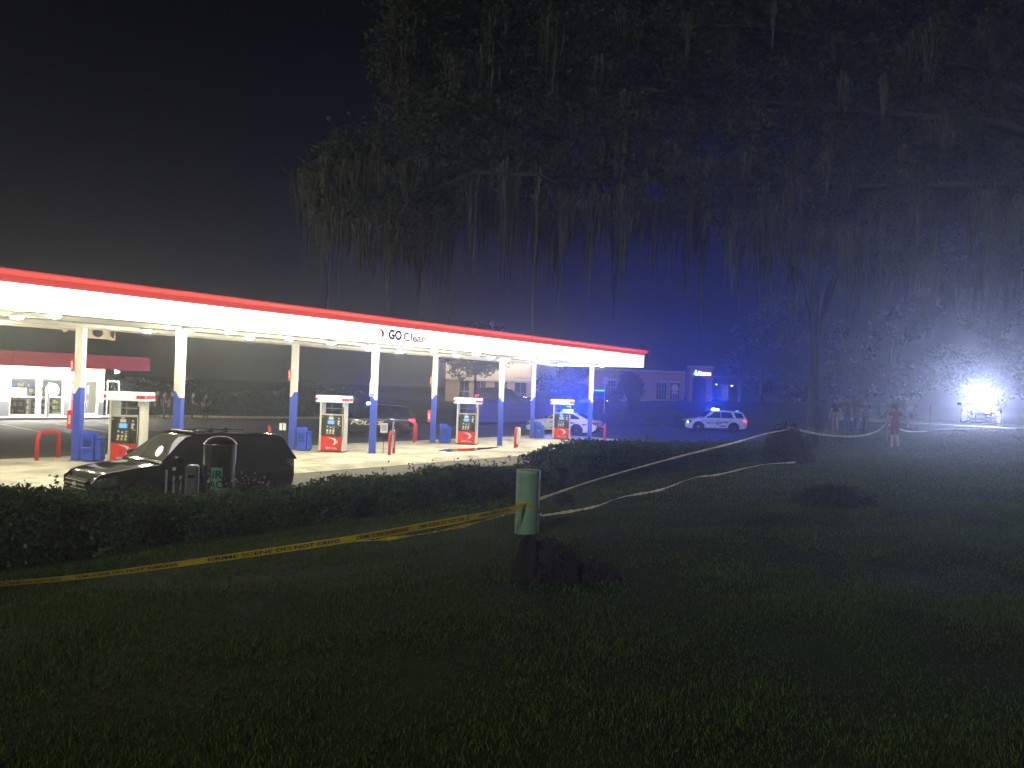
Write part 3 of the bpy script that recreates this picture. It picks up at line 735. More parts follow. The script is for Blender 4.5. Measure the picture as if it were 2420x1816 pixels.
# 3. white sedan behind the last dispenser
h3 = math.atan2(2.75, -.58)
t, side, wz = vehicle(SEDAN, 'police_sedan', 'white marked sedan with roof light glowing blue, behind the last dispenser', (29.52, 4.25, -.012), h3, paint_white, trim=trim_black)
navy = M('navy_vinyl', (.035, .04, .13), .35); crimson = M('crimson_vinyl', (.45, .02, .04), .35)
sy_ = side(0, .7, .006)
for poly, m_, o_ in (([(.62, .86), (-.98, .86), (-.72, .42), (.62, .42)], navy, .0), ([(-1.0, .87), (-1.10, .87), (-.84, .41), (-.74, .41)], crimson, .001)):
    V = [(x, side(max(min(x, .9), -.8), z, .008)+o_, z) for x, z in poly]; obj_from('vinyl_panel', V, [tuple(range(len(V)-1, -1, -1))], m_, t)
side_text(t, 'POLICE', .60, .62, 1.42, .20, white_plain, side(-.2, .72, .016), bold=.03, shear=.2)
V = [(-1.62, side(-1.62, .80, .008), .80), (-1.98, side(-1.98, .80, .008), .80), (-1.72, side(-1.72, .68, .008), .68)]; obj_from('vinyl_panel', V, [(2, 1, 0)], navy, t)
lightbar(t, -.25, 1.56, cyan_lit(9000))
# 4. white vehicle further right
h4 = math.atan2(2.27, -1.92)
t, side, wz = vehicle(SUV, 'police_suv', 'white marked vehicle with a blue roof light and pink-red tail lamp, far across the lot', (46.57, .95, -.012), h4, paint_white, lit_tail=True, head=head_lit, trim=trim_black, push=True)
for poly, m_ in (([(.95, .80), (.55, .80), (.70, .66)], navy), ([(.12, .82), (-.95, .86), (-.72, .48), (-.28, .48), (.02, .62)], navy)):
    V = [(x, side(x, z, .008), z) for x, z in poly]; obj_from('vinyl_panel', V, [tuple(range(len(V)-1, -1, -1))], m_, t)
V = []
for x in np.linspace(1.3, -1.0, 10): V += [(x, side(x, .92, .007), .90), (x, side(x, .92, .007), .935)]
obj_from('vinyl_stripe', V, [(2*k, 2*k+1, 2*k+3, 2*k+2) for k in range(9)], navy, t)
side_text(t, 'POLICE', .60, .68, .95, .13, navy, side(0, .75, .009), bold=.03, shear=.2)
lightbar(t, -.10, 1.80, cyan_lit(4200))
MB().box((-1.95, 0, 1.77), (.10, .5, .05), 0, .01).build('rear_lamp', blue_lit(10), t)
# 5. dark vehicle on the raised street behind the fence, nose to the right
t, side, wz = vehicle(SUV, 'street_suv', 'dark vehicle on the raised street just above the wooden fence', (39.4, 17.0, 1.17), R(-62), paint_grey, 'car', lit_tail=True, head=M('head_soft', (.9, .9, .9), .2, emit=(1, .95, .8), es=2.0))
# 6. far vehicle with lamps on, facing us
t, side, wz = vehicle(SUV, 'oncoming_suv', 'far vehicle with blazing amber headlights and blue roof light, seen past the last column', (60.6, 20.2, hz(60.6, 20.2)), R(212), paint_grey, 'police car', head=head_warm)
lightbar(t, 0, 1.80, cyan_lit(60))
# 7. vehicle at the right edge, white take-down lights on
t, side, wz = vehicle(SUV, 'patrol_suv', 'patrol vehicle at the street with dazzling white roof lights aimed at the lawn', (36.6, -18.9, hz(36.6, -18.9)), R(186), paint_white, head=M('head_pink', (.9, .9, .9), .2, emit=(1, .50, .55), es=130), trim=trim_black, push=True)
lb = lightbar(t, .05, 1.80, M('lens_off', (.05, .07, .12), .15))
for k in range(-3, 4): MB().box((.182, k*.58*2/7.2, 1.85), (.012, .145, .058), 0, .003).build('takedown_lens', M('takedown', (.9, .9, .9), .2, emit=(.75, .84, 1.0), es=420), lb)
for y in (-.45, -.15, .15, .45):
    sl_ = bpy.data.lights.new('takedown_spot', 'SPOT'); sl_.energy = 2600; sl_.color = (.56, .62, 1.0); sl_.spot_size = R(58); sl_.spot_blend = 1.0; sl_.shadow_soft_size = .06
    so_ = bpy.data.objects.new('takedown_spot', sl_); COL.objects.link(so_); so_.parent = lb; so_.location = (.22, y, 1.85)
    so_.rotation_euler = Vector((-1, y*.15, .12)).to_track_quat('Z', 'Y').to_euler()
for y, m_ in ((.28, M('grille_red', (.4, .1, .1), .3, emit=(1, .25, .3), es=200)), (-.28, cyan_lit(320))): MB().box((2.62, y, .80), (.04, .16, .07), 0, .01).build('grille_strobe', m_, t)

# ------------------------------------------------------------------ rear kerb and store
kp = [(11.2, 28.6), (16.2, 27.6), (20, 25.7), (24, 24.6), (29.5, 23.6), (31, 14.3)]
b = MB()
for (xa, ya), (xb, yb) in zip(kp, kp[1:]):
    L_ = math.hypot(xb-xa, yb-ya); n_ = max(1, round(L_/2.4)); a = math.atan2(yb-ya, xb-xa)
    for k in range(n_):
        u = (k+.5)/n_; b.box((xa+(xb-xa)*u, ya+(yb-ya)*u, .05), (L_/n_-.015, .16, .16), a, .02)
tag(b.build('kerb', kerb_yellow), kind='structure')
wall_m = M('store_wall', (.66, .63, .55), .7, var=.06, vs=1.5, bump=.1, bs=30)
grey_m = M('wainscot', (.16, .17, .19), .6, var=.1)
fas_m = M('store_fascia', (.55, .06, .055), .5, emit=(1, .10, .09), es=.22, var=.06)
frame_m = M('window_frame', (.62, .62, .58), .4)
glass_clear = M('glass_clear', (.9, .95, .95), .0, trans=1.0, spec=.3)
lamp_store = M('lamp_store', (.9, .9, .9), .3, emit=(1, .96, .85), es=650)
st = thing('convenience_store', 'brightly lit store with red fascia and glass front, behind the pumps', 'building')
def sb(nm, x0, x1, y0, y1, z0_, z1, m_, par=None, bev=0.): return MB().box(((x0+x1)/2, (y0+y1)/2, (z0_+z1)/2), (x1-x0, y1-y0, z1-z0_), 0, bev).build(nm, m_, par or st)
sb('floor', -14, 10.4, 27.6, 36, .0, .13, kerb_grey)
for x0, x1 in ((-14, 4.9), (7.94, 8.3), (10.05, 10.4)):
    sb('wall', x0, x1, 27.8, 28.0, .13, 3.3, wall_m); sb('wainscot', x0+.03, x1-.03, 27.76, 27.797, .14, 1.02, grey_m)
sb('lintel', 4.905, 7.935, 27.8, 28.0, 2.5, 3.3, wall_m); sb('lintel', 8.305, 10.045, 27.8, 28.0, 2.5, 3.3, wall_m)
sb('side_wall', 10.2, 10.4, 28.005, 36, .13, 3.3, wall_m); sb('back_wall', -14, 10.195, 35.8, 36, .13, 3.3, wall_m); sb('side_wall', -14, -13.8, 28.005, 35.79, .13, 3.3, wall_m)
rf = sb('roof', -14.4, 12.6, 26.35, 36.4, 3.32, 3.42, M('roof_deck', (.6, .58, .5), .7))
for x0, x1 in [(-14.4+i*2.7, -14.4+(i+1)*2.7-.01) for i in range(10)]: sb('fascia_panel', x0, x1, 26.30, 26.345, 3.16, 4.06, fas_m)
sb('fascia_panel', 12.6, 12.645, 26.30, 36.4, 3.16, 4.06, fas_m)
for x in (-2, .5, 3, 5.5, 8, 10.2): MB().box((x, 27.0, 3.305), (.9, .3, .03), 0).build('eave_lamp', lamp_store, st)
for i, (x0, x1) in enumerate(((4.92, 6.42), (6.62, 7.92))):
    wi = sb('window', x0, x1, 27.93, 27.945, .24, 2.5, glass_clear)
    for a, c, d, e in ((x0, x1, .13, .24), (x0, x1, 2.42, 2.498), (x0, x1, 1.28, 1.34), (x0, x0+.06, .24, 2.42), (x1-.06, x1, .24, 2.42)):
        sb('frame', a, c, 27.86, 27.925, d, e, frame_m, wi)
sb('mullion', 6.425, 6.615, 27.82, 27.98, .14, 2.498, frame_m)
pst = M('poster_white', (.8, .78, .7), .5, emit=(1, .95, .85), es=.9)  # emission added so the posters look bright in the windows
MB().box((5.45, 27.915, 1.62), (.80, .008, .42)).build('window_poster', pst, st)
MB().lathe([(.40, 0), (.40, -.008), (.001, -.009)], (7.3, 27.92, 1.75), 24, 'y').build('window_poster', pst, st)
for x0, x1, m_ in ((8.32, 9.15, red_panel), (9.2, 10.03, grey_m)):
    d = sb('door', x0, x1, 27.93, 27.945, .2, 2.45, glass_clear)
    for a, c, e, f in ((x0, x0+.07, .14, 2.49), (x1-.07, x1, .14, 2.49), (x0+.07, x1-.07, .14, .3), (x0+.07, x1-.07, 2.38, 2.49)): sb('frame', a, c, 27.86, 27.925, e, f, frame_m, d)
    sb('handle', x1-.14, x1-.11, 27.80, 27.83, .95, 1.35, chrome, d)
    sb('door_poster', x0+.15, x0+.32, 27.915, 27.922, .35, 1.15, m_, d); sb('door_poster', x0+.15, x0+.32, 27.915, 27.922, 1.45, 2.1, M('print_dark', (.1, .1, .15), .5), d)
od = thing('open_door', None, None, (10.55, 27.7, .14), R(-62)); od.parent = st; od.name = 'open_gate'
for a, c, e, f in ((0, .06, 0, 2.3), (.84, .9, 0, 2.3), (.06, .84, 2.24, 2.3), (.06, .84, 0, .08), (.06, .84, 1.1, 1.15)): MB().box(((a+c)/2, 0, (e+f)/2), (c-a, .05, f-e)).build('frame', frame_m, od)
# shop interior
for k in range(7):
    MB().box((-1+1.7*k, 31.5, 3.22), (.4, 1.2, .04)).build('ceiling_lamp', M('lamp_shop', (.9, .9, .9), .3, emit=(1, .95, .82), es=650), st)
gcol = [(.5, .06, .05), (.05, .1, .35), (.6, .45, .1), (.1, .25, .1), (.55, .5, .45), (.3, .12, .05), (.05, .05, .06)]
for si, (y, x0, x1) in enumerate(((29.1, 4.95, 6.3), (29.3, 6.65, 7.9), (33.5, -2, 10))):
    sh = sb('shelf_unit', x0, x1, y, y+.35, .14, 1.55 if si < 2 else 2.2, M('shelf', (.06, .06, .065), .6))
    for lv in range(4 if si < 2 else 5):
        x = x0+.05
        while x < x1-.2:
            ww = random.uniform(.08, .22); hh = random.uniform(.14, .28)
            MB().box((x+ww/2, y-.06, .30+lv*.38+hh/2), (ww-.01, .12, hh)).build('goods', M('goods%d' % random.randrange(7), gcol[random.randrange(7)], .5), sh); x += ww+.01
for i in range(7): M('goods%d' % i, gcol[i], .5)
bo = thing('white_bollard', 'white post bollard in front of the store window', 'bollard', (6.52, 26.6, .13)); MB().lathe([(.11, 0), (.11, 1.45), (.09, 1.5), (.001, 1.53)], (0, 0, 0), 16).build('post', white_paint, bo, True)
MB().lathe([(.16, 0), (.16, .02), (.11, .025)], (0, 0, 0), 16).build('flange', steel, bo)
sw = MB().box((-1.7, 26.95, .055), (24.6, 1.3, .15), 0, .02).build('store_walkway', kerb_grey); tag(sw, kind='structure')
sc_ = thing('security_camera', 'white security camera under the end of the store fascia', 'camera', (10.75, 26.9, 3.02), R(20))
MB().box((0, -.12, 0), (.12, .32, .12), 0, .02).build('housing', white_plain, sc_); MB().tube([(0, .05, .0), (0, .12, .12), (0, .12, .14)], .025, 8).build('bracket', steel, sc_)
MB().lathe([(.05, 0), (.05, -.02), (.001, -.02)], (0, -.28, 0), 12, 'y').build('lens', glass_dark, sc_)
oc = thing('orange_cabinet', 'small orange cabinet against the corner of the store', 'cabinet', (10.75, 26.9, .13))
MB().box((0, 0, .5), (.42, .40, 1.0), 0, .02).build('body', M('orange', (.62, .33, .10), .6, var=.1), oc); MB().box((0, 0, 1.02), (.46, .44, .04), 0, .01).build('top', M('orange_top', (.5, .27, .09), .6), oc); MB().box((.0, -.205, .55), (.34, .01, .7)).build('door', M('orange_d', (.55, .29, .09), .6), oc)
# hanging sign frame at the rear edge of the canopy
hs = thing('hanging_sign_frame', 'cream sign frame with octagonal holes hanging behind the canopy near the store', 'sign frame', (-.70, 4.22, 4.40), R(0))
cream = M('cream_metal', (.6, .52, .42), .6, var=.06)
def frame_oct(x0, x1, z0_, z1, cx, cz, rx, rz_, y0, y1):
    oc_ = [(cx+rx*math.cos(R(22.5+45*k)), cz+rz_*math.sin(R(22.5+45*k))) for k in range(8)]
    rc = [(x1, cz+(z1-cz)*.5), (cx+(x1-cx)*.5, z1), (cx+(x0-cx)*.5, z1), (x0, cz+(z1-cz)*.5), (x0, cz+(z0_-cz)*.5), (cx+(x0-cx)*.5, z0_), (cx+(x1-cx)*.5, z0_), (x1, cz+(z0_-cz)*.5)]
    cor = {0: (x1, z1), 2: (x0, z1), 4: (x0, z0_), 6: (x1, z0_)}
    V = []; F = []
    for y in (y0, y1): V += [(a, y, c) for a, c in oc_] + [(a, y, c) for a, c in rc] + [(cor[k][0], y, cor[k][1]) for k in (0, 2, 4, 6)]
    for o_ in (0, 20):
        for k in range(8):
            j = (k+1) % 8
            if k % 2 == 0 and k in cor: F.append((o_+k, o_+8+k, o_+16+k//2, o_+8+j, o_+j))
            else: F.append((o_+k, o_+8+k, o_+8+j, o_+j))
    for k in range(8): F.append((k, (k+1) % 8, 20+(k+1) % 8, 20+k))
    return MB().add(V, F)
frame_oct(-.48, .30, -.22, .22, -.1, 0, .19, .17, -.05, .05).build('plate', cream, hs)
frame_oct(.32, .52, -.24, .22, .42, 0, .07, .17, -.05, .05).build('plate', cream, hs)
MB().box((-2.2, 0, .06), (3.4, .10, .10)).build('rail', cream, hs); MB().box((-1.2, 0, .0), (.15, .12, .14)).build('bracket', cream, hs)
for x in (-.4, .25, -2.0): MB().box((x, -.1, .20), (.05, .5, .05)).build('hanger', steel, hs)

# ------------------------------------------------------------------ air and vacuum station
av = thing('air_vacuum_station', 'stainless round-topped air and vacuum machine with green sign, in front of the black vehicle', 'air machine', (-6.20, -12.42, .20), R(-38))
brushed = M('brushed', (.42, .41, .40), .16, 1.0, var=.08, vs=2)
MB().lathe([(.25, .0), (.25, 1.32)], (0, 0, 0), 36).build('drum', brushed, av, True)
MB().lathe([(.265, 1.30), (.265, 1.66)], (0, 0, 0), 36).build('collar', brushed, av, True)
MB().lathe([(.267, 1.655), (.272, 1.66), (.267, 1.675), (.21, 1.735), (.14, 1.775), (.07, 1.79), (.001, 1.795)], (0, 0, 0), 36).build('dome', M('dome', (.05, .05, .055), .35, .5), av, True)
MB().lathe([(.270, 1.645), (.276, 1.65), (.276, 1.668), (.270, 1.672)], (0, 0, 0), 36).build('rim', chrome, av, True)
MB().lathe([(.42, -.05), (.42, .12), (.30, .14)], (0, 0, 0), 28).build('plinth', concrete, av)
V = []
for k in range(9):
    a = R(-112+k*5.0); V += [(.257*math.cos(a)*1.02, .257*math.sin(a)*1.02, .90), (.257*math.cos(a)*1.02, .257*math.sin(a)*1.02, 1.28)]
sg = obj_from('sign', V, [(2*k, 2*k+2, 2*k+3, 2*k+1) for k in range(8)], M('sign_green', (.22, .42, .30), .5), av)
for s_, z in (('AIR', 1.10), ('VAC', .93)):
    V_, F_, W_, H_ = text_mesh(s_, .03); wd, hh = .36, .135; VV = []
    for v in V_:
        a = R(-138+ (v[0]/W_)*66); rr_ = .272
        VV.append((rr_*math.cos(a), rr_*math.sin(a), z+v[1]/H_*hh))
    obj_from('lettering', VV, F_, M('sign_ink', (.02, .06, .10), .5), av)
cb = MB().box((-.42, -.05, 1.02), (.20, .24, .56), 0, .03).build('coin_box', M('coin_box', (.22, .21, .26), .4, .5), av)
MB().box((-.42, -.176, 1.12), (.10, .012, .05)).build('coin_slot', dark_metal, cb)
for x in (-.62, -.72, -.84): MB().tube([(x, .05, .0), (x, .05, 1.10+.1*(x < -.8))], .016, 8).build('hose_post', steel, av)
MB().box((-.72, .03, 1.22), (.05, .03, .05)).build('tag', M('tag_pink', (.5, .42, .5), .5), av)
MB().tube([(-.62, .0, 1.05), (-.7, -.08, .6), (-.75, -.1, .3), (-.65, -.12, .12), (-.45, -.15, .2), (-.35, -.2, .5)], .025, 8).build('hose', rubber, av, True)
def rough_lump(c, rx, ry, rz_, n=14, m_=9, amp=.15, seed=1, flat=.0):
    rg = random.Random(seed); ph = [rg.uniform(0, 6.28) for _ in range(8)]; V = []; F = []
    for i in range(m_+1):
        th = math.pi/2*i/m_
        for k in range(n):
            a = 2*math.pi*k/n
            d = 1+amp*(math.sin(2*a+ph[0]+3*th)+.7*math.sin(5*a+ph[1]-2*th)+.6*math.sin(3*a+7*th+ph[2])+.5*math.sin(9*a+ph[3]+5*th))*.5
            V.append((c[0]+rx*d*math.cos(th)*math.cos(a), c[1]+ry*d*math.cos(th)*math.sin(a), c[2]+rz_*math.sin(th)*(1+amp*.4*math.sin(3*a+ph[4]))*(1.25-.25*math.sin(th))-.05*(i == 0)))
    for i in range(m_):
        for k in range(n): F.append((i*n+k, i*n+(k+1) % n, (i+1)*n+(k+1) % n, (i+1)*n+k))
    return MB().add(V, F)
bo = rough_lump((0, 0, 0), .52, .42, .92, 18, 8, .06, 4).build('boulder', M('boulder', (.10, .095, .085), .9, var=.2, vs=4, bump=.6, bs=12), None, True)
bo.location = (-6.35, -12.95, .25); tag(bo, 'grey boulder behind the hedge in front of the air machine', 'boulder')

# ------------------------------------------------------------------ fence behind the lot
wood = M('fence_wood', (.21, .17, .14), .85, var=.25, vs=2.5, bump=.4, bs=20)
fe = thing('plank_fence', 'tall weathered wooden plank fence tinted blue below the raised street', 'fence', (31.3, 14.25, -.04))
pm = [MB().box((0, 0, .93+d), (.135, .022, 1.86+2*d), 0, .004) for d in (0, .02, -.02)]
pmesh = [p_.build('plank', wood, fe) for p_ in pm]
k = 0
for i in range(86):
    if i < 3: o = pmesh[i]
    else: o = pmesh[i % 3].copy(); COL.objects.link(o)
    o.location = (i*.142, random.uniform(-.006, .006), random.uniform(-.01, .015)); o.rotation_euler = (0, random.uniform(-.008, .008), 0)
for z in (.35, 1.0, 1.6): MB().box((6.1, .04, z), (12.2, .05, .09)).build('rail', wood, fe)
for i in range(6): MB().box((i*2.43, .09, .95), (.09, .09, 1.9)).build('post', wood, fe)
MB().box((6.2, .25, .55), (12.6, .2, 1.15)).build('retaining_board', M('retain', (.1, .09, .08), .9, var=.2), fe)

# ------------------------------------------------------------------ far buildings
RZ = -YAW
brick_m = M('bank_wall', (.34, .17, .12), .8, var=.15, vs=1.2, bump=.2, bs=25)
trim_m = M('bank_trim', (.45, .40, .34), .7, var=.08)
bz = hz(72, 19)
bk = thing('bank_building', 'low reddish bank building with arched portal and a lit green triangle sign', 'building', (71.7, 20.4, bz), RZ)
def bb(nm, x0, x1, y0, y1, z0_, z1, m_, par=None): return MB().box(((x0+x1)/2, (y0+y1)/2, (z0_+z1)/2), (x1-x0, y1-y0, z1-z0_)).build(nm, m_, par or bk)
wins = [(-4.9, -3.7), (-2.4, -1.2), (1.35, 2.6), (3.05, 4.2)]
edges = [-8.0] + [e for w_ in wins for e in w_] + [4.75]
for i in range(0, len(edges), 2): bb('wall', edges[i], edges[i+1], 0, .3, -.6, 3.55, brick_m)
for x0, x1 in wins:
    bb('wall', x0+.002, x1-.002, .0, .3, -.6, .15, brick_m); bb('wall', x0+.002, x1-.002, 0, .3, 2.35, 3.55, brick_m)
    wi = bb('window', x0+.01, x1-.01, .16, .18, .16, 2.34, glass_dark)
    for k in range(5): x = x0+(x1-x0)*k/4; bb('muntin', x-.025, x+.025, .10, .155, .16, 2.34, trim_m, wi)
    for z in (.19, 1.5, 2.31): bb('muntin', x0+.02, x1-.02, .075, .098, z-.03, z+.03, trim_m, wi)
    bb('header', x0-.12, x1+.12, -.06, -.002, 2.36, 2.52, trim_m, wi); bb('sill', x0-.1, x1+.1, -.08, -.002, .04, .15, trim_m, wi)
bb('cornice', -8.2, 4.85, -.25, .3, 3.56, 3.72, trim_m); bb('cornice', -8.1, 4.80, -.14, .3, 3.36, 3.555, trim_m) if False else None
bb('roof', -8.0, 4.75, .31, 9, 3.3, 3.6, M('bank_roof', (.1, .09, .09), .9)); bb('downpipe', 4.55, 4.65, -.12, -.02, -.4, 3.5, trim_m); bb('plinth', -8, 4.7, -.12, -.005, -.6, .02, trim_m)
# portal block with an arched opening
po = [(5.15, -.6), (5.35, -.6)]; arch = [(5.35, -.1), (5.35, 2.6)] + [(6.15-.8*math.cos(math.pi*k/10), 2.6+.62*math.sin(math.pi*k/10)) for k in range(1, 10)] + [(6.95, 2.6), (6.95, -.1)]
outl = [(5.05, -.1)] + arch[0:1] + arch[1:] + [(7.75, -.1), (7.75, 4.25), (5.05, 4.25)]
MB().prism(outl, -1.6, -1.2).build('portal', brick_m, bk)
bb('portal_base', 5.0, 6.98, -1.75, -1.1, -.62, -.105, brick_m); bb('portal_base', 6.99, 7.8, -1.75, -1.1, -.62, -.105, brick_m); bb('portal_cap', 4.95, 7.85, -1.75, -.4, 4.26, 4.42, trim_m); bb('portal_side', 7.45, 7.75, -1.19, .3, -.6, 4.25, brick_m); bb('portal_side', 5.05, 5.3, -1.19, .3, -.6, 4.25, brick_m); bb('portal_ledge', 6.93, 7.80, -1.64, -1.605, .8, .92, trim_m)
bb('portal_back', 5.31, 7.44, .0, .3, -.6, 4.2, M('portal_dark', (.05, .04, .04), .9))
green_lit = M('green_lit', (.1, .5, .05), .4, emit=(.22, 1, .06), es=1.6); white_lit = M('white_lit', (.9, .9, .9), .4, emit=(1, 1, 1), es=4)
sgn = thing('sign_board', None, None, (5.35, -1.62, 3.30)); sgn.parent = bk
obj_from('triangle', [(0, 0, 0), (.62, 0, 0), (.36, 0, .74)], [(0, 1, 2)], green_lit, sgn); obj_from('triangle_face', [(.27, -.01, .02), (.58, -.01, .02), (.36, -.01, .62)], [(0, 1, 2)], white_lit, sgn)
text('lettering', 'R', white_lit, sgn, (.66, -.01, 0), (1, 0, 0), (0, 0, 1), height=.50, bold=.035); letters('EGIONS', white_lit, sgn, (1.0, -.01, 0), (1, 0, 0), (0, 0, 1), width=1.18, height=.38, bold=.035)
rs = thing('round_post_sign', 'pale round sign on a post before the bank windows', 'sign', (71.9, 16.6, bz-.4), RZ)
MB().tube([(0, 0, 0), (0, 0, 2.0)], .035, 8).build('post', trim_m, rs); MB().lathe([(.42, 0), (.42, -.04), (.001, -.04)], (0, -.05, 2.1), 24, 'y').build('disc', M('disc', (.5, .45, .45), .5), rs); MB().box((0, -.05, 1.5), (.7, .04, .3)).build('plate', M('disc2', (.4, .36, .38), .5), rs)
ak = thing('drive_through_kiosk', 'dim drive-through shelter with two small bright lamps, right of the bank', 'kiosk', (82.2, 14.9, hz(82, 15)-.2), RZ)
MB().box((0, 0, 3.1), (5.0, 3.0, .35)).build('roof', M('kiosk_roof', (.05, .05, .05), .8), ak)
for x in (-2.2, 2.2): MB().box((x, 0, 1.5), (.3, .3, 2.9)).build('post', M('kiosk_post', (.16, .15, .13), .8), ak)
MB().box((.35, .3, 1.2), (.8, .8, 2.4), 0, .05).build('teller_unit', M('teller', (.3, .3, .24), .7), ak); MB().box((-.1, -.3, .5), (2.4, 1.2, .25)).build('island', kerb_grey, ak)
for x, z, r_ in ((-.95, 2.3, .10), (1.05, 2.2, .15)): MB().lathe([(.001, -.06), (r_, -.03), (r_, .03), (.001, .06)], (x, -.6, z), 12).build('lamp', M('kiosk_lamp', (.9, .9, .9), .3, emit=(1, .97, .9), es=9), ak, True)
# two-storey building with a lit upper wall behind the fence
lb_z = hz(55, 30)
lw = M('lit_wall', (.62, .50, .36), .7, var=.06)
ow = thing('office_building', 'pale two-storey building with a floodlit upper wall behind the fence and trees', 'building', (52.2, 34.4, lb_z), RZ)
def ob(nm, x0, x1, y0, y1, z0_, z1, m_, par=None): return MB().box(((x0+x1)/2, (y0+y1)/2, (z0_+z1)/2), (x1-x0, y1-y0, z1-z0_)).build(nm, m_, par or ow)
ob('wall', -1.0, 9.2, 0, .3, 2.6, 5.6, lw); ob('roof', -1.4, 9.6, -1.8, 6, 5.61, 5.8, trim_m); ob('floor_band', -1.0, 9.2, -.12, .3, 2.42, 2.59, trim_m)
for x0, x1 in ((-1, .6), (1.7, 2.4), (3.6, 4.6), (6.0, 6.9), (8.2, 9.2)): ob('pier', x0, x1, 0, .3, -.5, 2.41, M('lit_pier', (.50, .33, .20), .75, var=.1))
for x0, x1 in ((.61, 1.69), (2.41, 3.59), (4.61, 5.99), (6.91, 8.19)):
    wi = ob('window', x0, x1, .1, .13, .2, 2.40, glass_dark); ob('frame', x0, x1, .06, .095, 1.15, 1.22, trim_m, wi); ob('frame', (x0+x1)/2-.03, (x0+x1)/2+.03, .03, .058, .2, 2.40, trim_m, wi)
ob('railing', 6.8, 9.2, -.6, -.55, 2.9, 2.95, dark_metal)
for x in (-.4, 1.4, 3.2, 5.0, 6.8, 8.6): MB().box((x, -1.5, 5.50), (.4, .18, .12)).build('floodlight', M('flood', (.9, .9, .9), .3, emit=(1, .88, .68), es=260), ow)

# ------------------------------------------------------------------ right-hand street, walk and lamps
sheet('street', [(33.6, -60), (33.6, -13.2), (44, -12.6), (44, -60)], 0, asphalt); bpy.data.objects['street'].location.z = hz(38, -20)+.02
sheet('footpath', [(31.2, -60), (31.2, -13.6), (33.2, -13.4), (33.2, -60)], hz(32, -20)+.03, kerb_grey)
ku = MB(); 
for k in range(24): ku.box((33.4, -58+k*1.95, hz(33, -20)+.06), (.18, 1.93, .20), 0, .03)
tag(ku.build('street_kerb', kerb_grey), kind='structure')
sl = thing('street_lamp', 'distant tall street lamp showing as one small white dot', 'street lamp', (80.7, .3, hz(80.7, .3)), RZ)
MB().tube([(0, 0, 0), (0, 0, 9.6), (-.3, 0, 10.0), (-1.2, 0, 10.1)], [.12, .08, .06, .05], 8).build('pole', dark_metal, sl); MB().box((-1.5, 0, 10.08), (.6, .25, .12), 0, .03).build('head', dark_metal, sl); MB().box((-1.5, 0, 10.01), (.4, .18, .03)).build('lens', M('street_lens', (.9, .9, .9), .3, emit=(1, .95, .85), es=12), sl)
sp = thing('sign_post', 'thin pale post rising behind the last canopy column', 'post', (51.3, 14.1, hz(51.3, 14.1))); MB().tube([(0, 0, 0), (0, 0, 4.4)], .05, 8).build('pole', M('pale_pole', (.5, .48, .45), .6), sp); MB().box((0, -.06, 4.0), (.5, .03, .7), RZ).build('plate', steel, sp)

